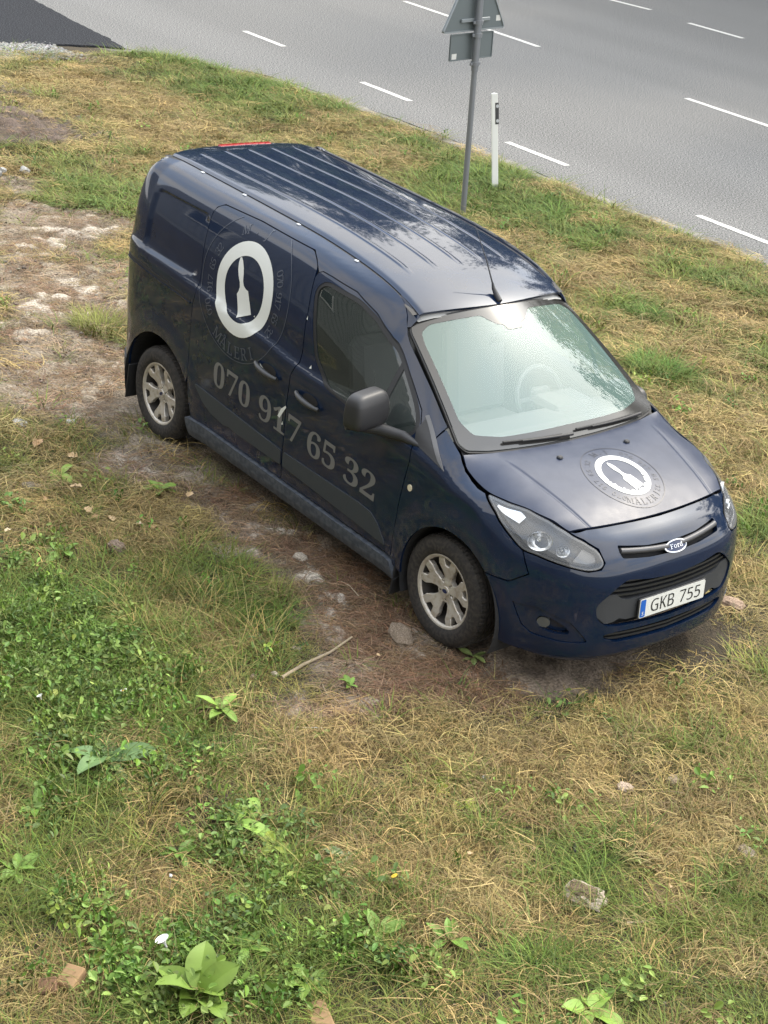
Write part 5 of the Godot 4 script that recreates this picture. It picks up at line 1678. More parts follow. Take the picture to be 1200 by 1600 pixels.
func build_ground() -> void:
	zones.dirt = spread(dirt_spots)
	zones.green = spread(green_spots)
	zones.straw = spread(straw_spots)
	zones.leaf = spread(leaf_spots)
	zones.rock = spread(rock_spots)
	zones.needle = spread(needle_spots)
	var xs := axis(-20.0, 5.5, 0.05, 180.0)
	var zs := axis(-7.9, 6.8, 0.05, 180.0)
	var nx := xs.size()
	var nz := zs.size()
	var v := PackedVector3Array()
	var c := PackedColorArray()
	var n := PackedVector3Array()
	v.resize(nx * nz)
	c.resize(nx * nz)
	n.resize(nx * nz)
	for j in nz:
		for i in nx:
			var x := xs[i]
			var z := zs[j]
			var k := j * nx + i
			var near := x > -20.1 and x < 5.6 and z > -8.0 and z < 6.9
			var col := Color(0.085, 0.078, 0.036)
			var y := height(x, z) if absf(x) < 60.0 and absf(z) < 60.0 else -0.1
			if near:
				var under_van := exp(-pow((x + 1.5) / 2.2, 4.0) - pow((z - 0.1) / 1.0, 4.0))
				var d := zone("dirt", x, z) + under_van * 1.2
				var gr := zone("green", x, z)
				var sw := zone("straw", x, z)
				var p := patch.get_noise_2d(x, z)
				var q := grit.get_noise_2d(x, z)
				var bare := smoothstep(0.28, 0.75, d * 1.15 - 0.45 * gr - 0.30 * sw + p * 0.4)
				var soil := Color(0.055, 0.042, 0.025).lerp(Color(0.085, 0.066, 0.040), clampf(p + 0.5, 0, 1))
				soil = soil.lerp(Color(0.055, 0.062, 0.026), clampf(gr * 0.7, 0, 0.8))
				var earth := Color(0.235, 0.185, 0.135).lerp(Color(0.34, 0.28, 0.21), clampf(0.5 + q * 0.9, 0, 1))
				# the worn track beside the van is darker and browner than the pale ground behind it
				earth = earth.lerp(Color(0.26, 0.20, 0.148) * (0.9 + 0.6 * q), smoothstep(-3.2, -1.5, x) * 0.75)
				col = soil.lerp(earth, bare)
				var rk := zone("rock", x, z)
				var s := smoothstep(-0.06, 0.30, p * 0.25 + q * 0.95 + (rk - 0.62) * 0.42) * clampf(rk * 1.5, 0, 1)
				col = col.lerp(Color(0.44, 0.385, 0.315) * (0.92 + 0.8 * q), s * 0.9)
				y += bare * (q * 0.030 + grit.get_noise_2d(x * 3.1, z * 3.1) * 0.016) + s * 0.006
				if x < -10.2 and absf(z + 1.4) < 1.6:
					y += absf(q) * 0.10
					col = Color(0.135, 0.100, 0.078) * (0.85 + 0.5 * q)
				# gravelly strip along the tarmac
				var e := z - pchip_edge(x)
				if e > -0.3 and e < 0.35 and x > -16.0:
					col = col.lerp(Color(0.31, 0.29, 0.26) * (0.9 + 0.6 * q), smoothstep(0.36 + p * 0.2, 0.10, e) * 0.9)
			v[k] = Vector3(x, y, z)
			c[k] = col
	for j in nz:
		for i in nx:
			var k := j * nx + i
			var a := v[j * nx + mini(i + 1, nx - 1)] - v[j * nx + maxi(i - 1, 0)]
			var b := v[mini(j + 1, nz - 1) * nx + i] - v[maxi(j - 1, 0) * nx + i]
			n[k] = b.cross(a).normalized()
	var ix := PackedInt32Array()
	for j in nz - 1:
		for i in nx - 1:
			var k := j * nx + i
			ix.append_array(PackedInt32Array([k, k + 1, k + nx + 1, k, k + nx + 1, k + nx]))
	var arr := []
	arr.resize(Mesh.ARRAY_MAX)
	arr[Mesh.ARRAY_VERTEX] = v
	arr[Mesh.ARRAY_NORMAL] = n
	arr[Mesh.ARRAY_COLOR] = c
	arr[Mesh.ARRAY_INDEX] = ix
	var m := ArrayMesh.new()
	m.add_surface_from_arrays(Mesh.PRIMITIVE_TRIANGLES, arr)
	tag(mesh_node("ground", m, M.ground), "", "", "", "structure")

func flat_sheet(poly: PackedVector2Array, y: float, st: SurfaceTool, thick := 0.0) -> void:
	var ix := Geometry2D.triangulate_polygon(poly)
	for t in range(0, ix.size(), 3):
		var p: Array[Vector3] = []
		for k in 3: p.append(Vector3(poly[ix[t + k]].x, y, poly[ix[t + k]].y))
		flat_tri(st, p[0], p[1], p[2], Vector3.UP)
	if thick > 0.0:
		var mid := Vector2.ZERO
		for p in poly: mid += p / poly.size()
		for i in poly.size():
			var a := poly[i]
			var b := poly[(i + 1) % poly.size()]
			var o := (a + b) * 0.5 - mid
			quad(st, Vector3(a.x, y, a.y), Vector3(b.x, y, b.y), Vector3(b.x, y - thick, b.y), Vector3(a.x, y - thick, a.y), Vector3(o.x, 0, o.y))

func build_road() -> void:
	# tarmac with a ragged near edge
	var rag := FastNoiseLite.new()
	rag.seed = 3
	rag.frequency = 1.6
	var p := PackedVector2Array()
	var x := -150.0
	while x < 150.0:
		var z := -4.6 if x < -29.0 else pchip_edge(x)
		p.append(Vector2(x, z + 0.07 * rag.get_noise_1d(x)))
		x += 0.15 if x > -19.0 and x < 6.0 else 3.0
	p.append(Vector2(150, -27.0))
	p.append(Vector2(-150, -27.0))
	var st := new_st()
	flat_sheet(p, 0.0, st, 0.05)
	tag(obj("road", st, M.asphalt), "", "", "", "structure")
	# fresh black tarmac of the side road, its rounded tip running out beside the verge
	var n := V([-14.86, -5.62, -15.05, -5.30, -15.20, -4.75, -15.42, -3.95, -15.75, -2.6, -16.6, 0.5, -18.0, 5.0, -60.0, 5.0, -60.0, -6.0, -18.4, -5.97, -16.6, -5.80, -15.5, -5.70])
	var ns := new_st()
	var ragged := PackedVector2Array()
	for i in n.size():
		var a := n[i]
		var b := n[(i + 1) % n.size()]
		var steps := clampi(int(a.distance_to(b) / 0.12), 1, 60)
		for k in steps:
			var q := a.lerp(b, float(k) / steps)
			if q.x > -20.0: q += Vector2(rag.get_noise_2d(q.x * 3.0, q.y * 3.0), rag.get_noise_2d(q.x * 3.0 + 50.0, q.y * 3.0)) * 0.05
			ragged.append(q)
	flat_sheet(ragged, 0.014, ns, 0.06)
	tag(obj("side_road", ns, M.new_asphalt), "", "", "", "structure")
	# painted dashes
	var names_of := "white road marking dash"
	var near_labels := {-15.3: "left end dash of the road edge line, above the dry grass", -11.85: "road edge line dash left of the sign post", -8.56: "road edge line dash right of the white marker post", -5.3: "road edge line dash cut off by the right picture edge"}
	for cx: float in near_labels:
		dash(Vector2(cx, -7.84 - (0.46 if cx < -15.0 else (0.17 if cx < -11.0 else 0.0))), 1.13, 0.105, 0.012 if cx > -11.0 else 0.02, "thin white " + near_labels[cx], "dashes of the road edge line")
	dash(Vector2(-16.15, -13.22), 3.9, 0.12, 0.055, "long white lane dash running behind the back of the road sign", "long lane dashes")
	dash(Vector2(-8.65, -12.74), 3.9, 0.12, 0.048, "long white lane dash above the right edge of the picture", "long lane dashes")
	dash(Vector2(-17.75, -18.76), 1.41, 0.14, -0.1, "short white dash at the top edge of the picture, far side of the road", "short far dashes")
	dash(Vector2(-15.07, -18.55), 1.41, 0.14, 0.02, "short white dash in the top right corner, far side of the road", "short far dashes")

func dash(at: Vector2, length: float, width: float, turn: float, label: String, group: String) -> void:
	var st := new_st()
	var d := Vector2(cos(turn), sin(turn))
	var s := Vector2(-d.y, d.x)
	var r := RandomNumberGenerator.new()
	r.seed = int(absf(at.x) * 100.0)
	var p := PackedVector2Array()
	var n := 24
	for k in n + 1: p.append(at + d * length * (float(k) / n - 0.5) + s * (width * 0.5 + r.randf_range(-0.006, 0.004)))
	for k in n + 1: p.append(at + d * length * (0.5 - float(k) / n) - s * (width * 0.5 + r.randf_range(-0.006, 0.004)))
	flat_sheet(p, 0.005, st)
	tag(obj("lane_dash", st, M.marking), label, "road marking", group)

func build_far_side() -> void:
	# tall trees beyond the road, seen in the roof and the windscreen
	var proto := make_tree()
	var spots := V([8.5, -31.0, 2.0, -33.0, -3.8, -28.5, -8.5, -31.0, -15.0, -32.0, -20.5, -34.5, -26.0, -31.5, -32.0, -35.0, -37.0, -29.0, -43.0, -31.0, -49.0, -28.5, -55.0, -31.0, -62.0, -28.0, -70.0, -30.0])
	for i in spots.size():
		var o := proto if i == 0 else proto.duplicate()
		if i > 0:
			o.name = numbered("leafy_tree")
			add_child(o)
		o.position = Vector3(spots[i].x, -0.1, spots[i].y)
		o.rotation.y = i * 2.1
		o.scale = Vector3.ONE * (0.92 + 0.22 * absf(sin(i * 1.9)) + (0.22 if spots[i].x < -34.0 else 0.0))
	# the house from which the picture is taken; the van's flank and side window mirror it
	var h := thing("boarded_house", "pale house wall of upright boards behind the viewpoint, mirrored in the van's side window", "house", Vector3(-2.0, 0.4, 8.6), 0.0)
	var w := new_st()
	add_box(w, Vector3(0, 4.1, 1.0), Vector3(30.0, 6.4, 2.0))
	mesh_node("wall", w.commit(), M.cladding, h)
	var pl := new_st()
	add_box(pl, Vector3(0, 0.35, 1.0), Vector3(29.9, 1.1, 1.94))
	mesh_node("plinth", pl.commit(), M.plinth, h)
	var bt := BoxMesh.new()
	bt.size = Vector3(0.05, 6.4, 0.03)
	for k in 100:
		var b := mesh_node("board_joint", bt, M.joint, h)
		b.position = Vector3(-14.85 + 0.3 * k, 4.1, 0.004)
	for k in 5:
		var f := new_st()
		var cx := -11.0 + 5.0 * k
		add_box(f, Vector3(cx, 3.0, -0.03), Vector3(1.5, 1.4, 0.12), Basis(), 0.01)
		var win := mesh_node("window", f.commit(), M.white_frame, h)
		var g := new_st()
		add_box(g, Vector3(cx, 3.0, -0.07), Vector3(1.3, 1.2, 0.06))
		mesh_node("pane", g.commit(), M.house_glass, win)

func make_tree() -> Node3D:
	var t := thing("leafy_tree", "tall leafy tree beyond the road, mirrored dark in the van's roof", "tree", Vector3.ZERO, 0.0, "tall trees beyond the road")
	var st := new_st()
	var r := RandomNumberGenerator.new()
	r.seed = 77
	add_tube(st, PackedVector3Array([Vector3(0, -0.3, 0), Vector3(0.1, 3, 0.05), Vector3(0.0, 8, 0.2), Vector3(0.2, 16, 0), Vector3(0.1, 22, 0)]), PackedFloat32Array([0.38, 0.30, 0.22, 0.12, 0.03]), 10)
	var ends: Array[Vector3] = []
	for k in 34:
		var y0 := r.randf_range(1.8, 19.5)
		var a := r.randf() * TAU
		var reach := lerpf(4.2, 1.4, clampf((y0 - 3.0) / 18.0, 0, 1)) * r.randf_range(0.75, 1.2)
		var p0 := Vector3(0.05, y0, 0.05)
		var p2 := Vector3(cos(a) * reach, y0 + reach * r.randf_range(0.2, 0.6), sin(a) * reach)
		add_tube(st, PackedVector3Array([p0, p0.lerp(p2, 0.5) + Vector3(0, 0.15, 0), p2]), PackedFloat32Array([0.09, 0.05, 0.015]), 6)
		for f: float in [0.45, 0.7, 1.0]: ends.append(p0.lerp(p2, f))
	ends.append(Vector3(0.1, 21.3, 0))
	ends.append(Vector3(0.1, 22.6, 0))
	mesh_node("trunk", st.commit(), M.bark, t)
	var lv := new_st()
	for e in ends:
		for k in 130:
			var o := Vector3(r.randfn(), r.randfn() * 0.7, r.randfn()) * 0.75
			var p := e + o
			var s := r.randf_range(0.13, 0.26)
			var b := Basis.from_euler(Vector3(r.randf_range(-1, 1), r.randf() * TAU, r.randf_range(-1, 1)))
			var c := Color(0.035, 0.070, 0.018).lerp(Color(0.075, 0.115, 0.030), r.randf())
			lv.set_color(c)
			var n := (b * Vector3.UP + o).normalized()
			tri(lv, p + b * Vector3(-s, 0, 0), p + b * Vector3(0, 0.02, s * 0.55), p + b * Vector3(s, 0, 0), n, n, n)
			tri(lv, p + b * Vector3(-s, 0, 0), p + b * Vector3(0, 0.02, -s * 0.55), p + b * Vector3(s, 0, 0), n, n, n)
	mesh_node("crown", lv.commit(), M.leaf, t)
	return t

func build_roadside_posts() -> void:
	# road sign seen from behind, leaning a little
	var lean := Vector3(-0.041, 1.0, 0.036).normalized()
	var s := thing("road_sign", "grey back of a triangular warning sign with a plate below on a leaning galvanised pole", "road sign", Vector3(-6.73, 0.0, -5.07))
	var dirv := Vector3(-cos(deg_to_rad(84)), 0, -sin(deg_to_rad(84)))
	var xx := (dirv - lean * dirv.dot(lean)).normalized()
	var zz := xx.cross(lean).normalized()   # towards the back we see
	if zz.x < 0.0: zz = -zz
	var b := Basis(xx, lean, xx.cross(lean))
	var back := 1.0 if b.z.x > 0.0 else -1.0
	var P := func(a: float, y: float, d: float) -> Vector3: return xx * a + lean * y + b.z * back * d
	var st := new_st()
	add_tube(st, PackedVector3Array([lean * -0.3, lean * 3.05]), PackedFloat32Array([0.030, 0.030]), 16)
	mesh_node("pole", st.commit(), M.galvanised, s)
	var sl := new_st()
	add_tube(sl, PackedVector3Array([lean * 1.50, lean * 3.06]), PackedFloat32Array([0.037, 0.037]), 16)
	mesh_node("sleeve", sl.commit(), M.galvanised, s)
	# triangle
	var tri_out := rounded(V([-0.465, 1.895, 0.465, 1.895, 0.0, 2.70]), 0.05, 6)
	var face := func(a: float, y: float) -> Vector3: return P.call(a, y, -0.055)
	var ts := new_st()
	sheet(ts, tri_out, [], face, b.z * back, 0.4, 0.4, 0.012)
	var fr := new_st()
	sheet(fr, tri_out, [shrunk(tri_out, 0.012)], face, b.z * back, 0.4, 0.4, 0.03, 0.012)
	var tp := mesh_node("warning_triangle", ts.commit(), M.sign_back, s)
	mesh_node("rim", fr.commit(), M.sign_edge, tp)
	var sq := rounded(V([-0.315, 1.612, 0.315, 1.612, 0.315, 1.875, -0.315, 1.875]), 0.012, 3)
	var face2 := func(a: float, y: float) -> Vector3: return P.call(a - 0.01, y, -0.06)
	var qs := new_st()
	sheet(qs, sq, [], face2, b.z * back, 0.4, 0.4, 0.010)
	sheet(qs, sq, [shrunk(sq, 0.008)], face2, b.z * back, 0.4, 0.4, 0.02, 0.008)
	var plate := mesh_node("lower_plate", qs.commit(), M.sign_back, s)
	var rl := new_st()
	add_box(rl, P.call(0.0, 2.005, -0.040), Vector3(0.42, 0.035, 0.022), b, 0.004)
	mesh_node("rail", rl.commit(), M.sign_edge, tp)
	var cnum := 0
	for y: float in [1.985, 1.86, 1.575]:
		var cl := new_st()
		add_tube(cl, PackedVector3Array([lean * (y - 0.022), lean * (y + 0.022)]), PackedFloat32Array([0.047, 0.047]), 16)
		add_box(cl, P.call(0.055, y, 0.0), Vector3(0.035, 0.03, 0.02), b, 0.003)
		add_box(cl, P.call(-0.055, y, 0.0), Vector3(0.035, 0.03, 0.02), b, 0.003)
		mesh_node("clamp", cl.commit(), M.galvanised, s)
	for q: Array in [[0.36, 2.0, face], [-0.25, 1.655, face2]]:
		var k := new_st()
		var f: Callable = q[2]
		sheet(k, V([q[0] - 0.035, q[1] - 0.028, q[0] + 0.035, q[1] - 0.028, q[0] + 0.035, q[1] + 0.028, q[0] - 0.035, q[1] + 0.028]), [], f, b.z * back, 0.4, 0.4, 0.0, 0.002)
		mesh_node("sticker", k.commit(), M.sticker, tp if q[1] > 1.9 else plate)
	# white marker post
	var l2 := Vector3(-0.155, 1.1, 0.08).normalized()
	var d := thing("marker_post", "white roadside marker post with black reflector band beside the sign pole", "marker post", Vector3(-7.33, 0.0, -6.05))
	var x2 := Vector3(0.25, 0, -0.97)
	x2 = (x2 - l2 * x2.dot(l2)).normalized()
	var b2 := Basis(x2, l2, x2.cross(l2))
	var ps := new_st()
	# rounded three-sided section
	var sec := rounded(V([-0.048, 0.025, 0.048, 0.025, 0.0, -0.045]), 0.022, 5)
	for i in sec.size():
		var a := sec[i]
		var c := sec[(i + 1) % sec.size()]
		var A := b2 * Vector3(a.x, 0, a.y)
		var C := b2 * Vector3(c.x, 0, c.y)
		quad(ps, A + l2 * -0.2, C + l2 * -0.2, C + l2 * 1.085, A + l2 * 1.085, b2 * Vector3(a.x + c.x, 0, a.y + c.y))
		flat_tri(ps, A + l2 * 1.085, C + l2 * 1.085, l2 * 1.095, l2)
	mesh_node("post", ps.commit(), M.post_white, d)
	var bb := new_st()
	add_box(bb, b2 * Vector3(0.026, 0.87, 0.026), Vector3(0.044, 0.235, 0.008), b2, 0.003)
	var band := mesh_node("black_band", bb.commit(), M.post_black, d)
	for y: float in [0.79, 0.95]:
		var rs := new_st()
		add_tube(rs, PackedVector3Array([b2 * Vector3(0.028, y, 0.028), b2 * Vector3(0.028, y, 0.034)]), PackedFloat32Array([0.019, 0.019]), 16)
		mesh_node("reflector", rs.commit(), M.reflex, band)
# ------------------------------------------------------------------ grass and low plants
func in_view(x: float, z: float, margin := 1.75) -> bool:
	# only what the place round the photograph's viewpoint can show, with a wide margin to each side
	var p := Vector3(x, 0, z) - Vector3(5.71253, 4.62884, 6.33647)
	var d := p.dot(Vector3(-0.67796635, -0.43907842, -0.58955218))
	if d < 3.0: return false
	return absf(p.dot(Vector3(0.61024694, 0.11095788, -0.78440233))) < d * 0.238 * margin + 0.3 and absf(p.dot(Vector3(0.40982959, -0.8915708, 0.19272056))) < d * 0.3175 * (1.0 + (margin - 1.0) * 0.6) + 0.2

func blade(st: SurfaceTool, root: Vector3, dirv: Vector3, up: float, length: float, width: float, droop: float, col: Color, segs := 3) -> void:
	var side := dirv.cross(Vector3.UP).normalized()
	var pts: Array[Vector3] = []
	for k in segs + 1:
		var t := float(k) / segs
		pts.append(root + dirv * length * (t * (1.0 - up) + up * t * t * droop) + Vector3.UP * length * (up * t - droop * up * t * t * 0.75))
	var n := (Vector3.UP * 0.55 + dirv * -0.45 + side * 0.35).normalized()
	st.set_color(col)
	for k in segs:
		var w0 := width * (1.0 - float(k) / segs) * 0.5 + 0.0004
		var w1 := width * (1.0 - float(k + 1) / segs) * 0.5 + 0.0002
		tri(st, pts[k] - side * w0, pts[k] + side * w0, pts[k + 1] + side * w1, n, n, n)
		tri(st, pts[k] - side * w0, pts[k + 1] + side * w1, pts[k + 1] - side * w1, n, n, n)

func tuft_mesh(sd: int, blades: int, spread_r: float, len_lo: float, len_hi: float, width: float, up_lo: float, up_hi: float, droop: float, tint: float, segs := 3) -> ArrayMesh:
	var r := RandomNumberGenerator.new()
	r.seed = sd
	var st := new_st()
	for k in blades:
		var a := r.randf() * TAU
		var root := Vector3(cos(a), 0, sin(a)) * spread_r * sqrt(r.randf())
		root.y = -0.01 + r.randf() * 0.008
		var b := a + r.randfn() * 0.9
		var g := 1.0 + r.randf_range(-tint, tint)
		var yel := r.randf_range(-tint, tint) * 0.35
		blade(st, root, Vector3(cos(b), 0, sin(b)), r.randf_range(up_lo, up_hi), r.randf_range(len_lo, len_hi), width * r.randf_range(0.7, 1.25), droop * r.randf_range(0.6, 1.2), Color(g * (1.0 + yel), g, g * (1.0 - yel)), segs)
	return st.commit()

# straws lying about in a mat, some arching
func mat_mesh(sd: int, blades: int, spread_r: float, len_lo: float, len_hi: float, width: float, hgt: float, tint: float) -> ArrayMesh:
	var r := RandomNumberGenerator.new()
	r.seed = sd
	var st := new_st()
	var lie := r.randf() * TAU
	for k in blades:
		var a := r.randf() * TAU
		var c := Vector3(cos(a), 0, sin(a)) * spread_r * sqrt(r.randf())
		var b := lie + r.randfn() * 0.75
		var d := Vector3(cos(b), 0, sin(b))
		var l := r.randf_range(len_lo, len_hi)
		var side := Vector3(-d.z, 0, d.x)
		var y0 := r.randf_range(0.0, hgt)
		var bow := r.randf_range(-0.07, 0.07) * l
		var rise := r.randf_range(-0.3, 1.0) * hgt
		var g := 1.0 + r.randf_range(-tint, tint)
		st.set_color(Color(g, g * r.randf_range(0.93, 1.03), g * r.randf_range(0.8, 1.05)))
		var n := (Vector3.UP * 0.8 + side * r.randf_range(-1.1, 1.1)).normalized()
		var prev := Vector3.ZERO
		var w := width * r.randf_range(0.6, 1.3) * 0.5
		for s in 5:
			var t := s / 4.0
			var p := c + d * l * (t - 0.5) + side * bow * sin(PI * t) + Vector3.UP * (y0 + rise * sin(PI * t) + 0.003)
			var tw := side * w * (1.0 - 0.6 * t) + Vector3.UP * w * 0.4
			if s > 0:
				var pw := side * w * (1.0 - 0.6 * (t - 0.25)) + Vector3.UP * w * 0.4
				tri(st, prev - pw, prev + pw, p + tw, n, n, n)
				tri(st, prev - pw, p + tw, p - tw, n, n, n)
			prev = p
	return st.commit()

func leaf_shape(st: SurfaceTool, xf: Transform3D, length: float, width: float, fold: float, curl: float, col: Color, lobes := 0) -> void:
	var n := 9
	st.set_color(col)
	var L: Array[Vector3] = []
	var C: Array[Vector3] = []
	var R: Array[Vector3] = []
	for k in n + 1:
		var t := float(k) / n
		var w := width * 0.5 * pow(maxf(sin(PI * pow(clampf(t, 0.0, 1.0), 1.2)), 0.0), 0.72)
		if lobes > 0: w *= 1.0 + 0.28 * sin(t * lobes * TAU)
		var y := curl * length * t * t
		C.append(xf * Vector3(0, -y, -length * t))
		var wave := 0.06 * width * sin(t * 9.0)
		L.append(xf * Vector3(-w, -y + fold * w + wave, -length * t))
		R.append(xf * Vector3(w, -y + fold * w - wave, -length * t))
	# normals smooth along the blade, the midrib a little paler
	var NL: Array[Vector3] = []
	var NR: Array[Vector3] = []
	for k in n + 1:
		var a := maxi(k - 1, 0)
		var b := mini(k + 1, n)
		var kk := clampi(k, 1, n - 1)
		var nl := (C[b] - C[a]).cross(L[kk] - C[kk]).normalized()
		var nr := (C[b] - C[a]).cross(R[kk] - C[kk]).normalized()
		NL.append(nl if nl.dot(xf.basis.y) >= 0.0 else -nl)
		NR.append(nr if nr.dot(xf.basis.y) >= 0.0 else -nr)
	var rib := col * 1.18
	for k in n:
		for s in 2:
			var E := L if s == 0 else R
			var N := NL if s == 0 else NR
			var f := 0.92 + 0.16 * float((k * 7 + s * 3) % 5) / 4.0
			var cc := col * f
			for t: Array in [[C[k], E[k], E[k + 1], N[k], N[k], N[k + 1], 0], [C[k], E[k + 1], C[k + 1], N[k], N[k + 1], N[k + 1], 1]]:
				if (t[1] - t[0]).cross(t[2] - t[0]).length() < 1e-12: continue
				var flip: bool = (t[1] - t[0]).cross(t[2] - t[0]).dot(t[3] + t[4] + t[5]) > 0.0
				var order := [0, 2, 1] if flip else [0, 1, 2]
				for o: int in order:
					var on_rib: bool = o == 0 or (o == 2 and t[6] == 1)
					st.set_color(rib if on_rib else cc)
					st.set_normal(t[3 + o])
					st.add_vertex(t[o])

func creeper_mesh(sd: int, leaves: int, spread_r: float, size: float) -> ArrayMesh:
	var r := RandomNumberGenerator.new()
	r.seed = sd
	var st := new_st()
	for k in leaves:
		var a := r.randf() * TAU
		var p := Vector3(cos(a), 0, sin(a)) * spread_r * sqrt(r.randf())
		p.y = r.randf_range(0.01, 0.075)
		var b := Basis.from_euler(Vector3(r.randf_range(-0.7, 0.5), r.randf() * TAU, r.randf_range(-0.6, 0.6)))
		var s := size * r.randf_range(0.45, 1.5)
		var g := r.randf_range(0.6, 1.25)
		var c := Color(g * r.randf_range(0.85, 1.15), g, g * r.randf_range(0.8, 1.1))
		# small pointed leaf, folded along its midrib
		var q: Array[Vector3] = []
		var slim := r.randf_range(0.7, 1.1)
		for v: Vector3 in [Vector3(0, 0, 0.5), Vector3(0.25, 0.06, 0.34), Vector3(0.34, 0.10, 0.06), Vector3(0.24, 0.06, -0.28), Vector3(0, -0.06, -0.58)]: q.append(Vector3(v.x * slim, v.y, v.z))
		st.set_color(c)
		for side: float in [-1.0, 1.0]:
			var n1 := (b * Vector3(-0.35 * side, 1, 0)).normalized()
			var w: Array[Vector3] = []
			for v in q: w.append(p + b * (Vector3(v.x * side, v.y, v.z) * s))
			tri(st, w[0], w[1], w[2], n1, n1, n1)
			tri(st, w[0], w[2], w[3], n1, n1, n1)
			tri(st, w[0], w[3], w[4], n1, n1, n1)
		if k % 3 == 0: blade(st, Vector3(p.x, 0, p.z) * 0.6, Vector3(p.x, 0.01, p.z).normalized(), 0.7, 0.07, 0.003, 0.3, Color(0.9, 0.9, 0.6), 2)
	return st.commit()

func chip_mesh(sd: int) -> ArrayMesh:
	var st := new_st()
	add_stone(st, Vector3.ZERO, Vector3(1, 0.6, 0.8), sd, Color.WHITE, 5, 4)
	return st.commit()

func add_stone(st: SurfaceTool, at: Vector3, size: Vector3, sd: int, col: Color, nu := 14, nv := 9, rough := 0.22, cut := 0.0) -> void:
	var nz := FastNoiseLite.new()
	nz.seed = sd
	nz.frequency = 0.9
	st.set_color(col)
	var P := func(i: int, j: int) -> Vector3:
		var a := TAU * (i % nu) / nu
		var t := PI * (float(j) / nv - 0.5)
		var d := Vector3(cos(t) * cos(a), sin(t), cos(t) * sin(a))
		# facets: push towards a box, then cut unevenly
		var q := d / pow(pow(absf(d.x), 4.0) + pow(absf(d.y), 4.0) + pow(absf(d.z), 4.0), 0.25)
		d = d.lerp(q, 0.65) * (1.0 + rough * nz.get_noise_3d(d.x * 1.6 + sd, d.y * 1.6, d.z * 1.6) * 2.0)
		return at + d * size * 0.5
	for i in nu:
		for j in nv:
			var a: Vector3 = P.call(i, j)
			var b: Vector3 = P.call(i + 1, j)
			var c: Vector3 = P.call(i + 1, j + 1)
			var e: Vector3 = P.call(i, j + 1)
			if j < nv - 1: flat_tri(st, a, c, e, (a + c + e) / 3.0 - at)
			if j > 0: flat_tri(st, a, b, c, (a + b + c) / 3.0 - at)

var pools := {}
func put(pool: String, mesh_key: String, x: float, z: float, turn: float, s: float, sy: float, col: Color, lift := 0.0, tilt := 0.0) -> void:
	if not pools.has(pool): pools[pool] = {}
	if not pools[pool].has(mesh_key): pools[pool][mesh_key] = PackedFloat32Array()
	var b := Basis(Vector3.UP, turn)
	if tilt != 0.0: b = Basis(Vector3(cos(turn * 3.0), 0, sin(turn * 3.0)), tilt) * b
	b = b * Basis.from_scale(Vector3(s, sy, s))
	var y := height(x, z) + lift
	pools[pool][mesh_key].append_array(PackedFloat32Array([b.x.x, b.y.x, b.z.x, x, b.x.y, b.y.y, b.z.y, y, b.x.z, b.y.z, b.z.z, z, col.r, col.g, col.b, 1.0]))

func jitter(c: Color, k: float) -> Color:
	var g := 1.0 + rng.randfn() * k
	g = clampf(g, 0.45, 1.7)
	return Color(c.r * g * (1.0 + rng.randfn() * k * 0.3), c.g * g, c.b * g * (1.0 + rng.randfn() * k * 0.3))

func on_van(x: float, z: float) -> bool:
	return x > -3.75 and x < 0.85 and absf(z) < 0.80

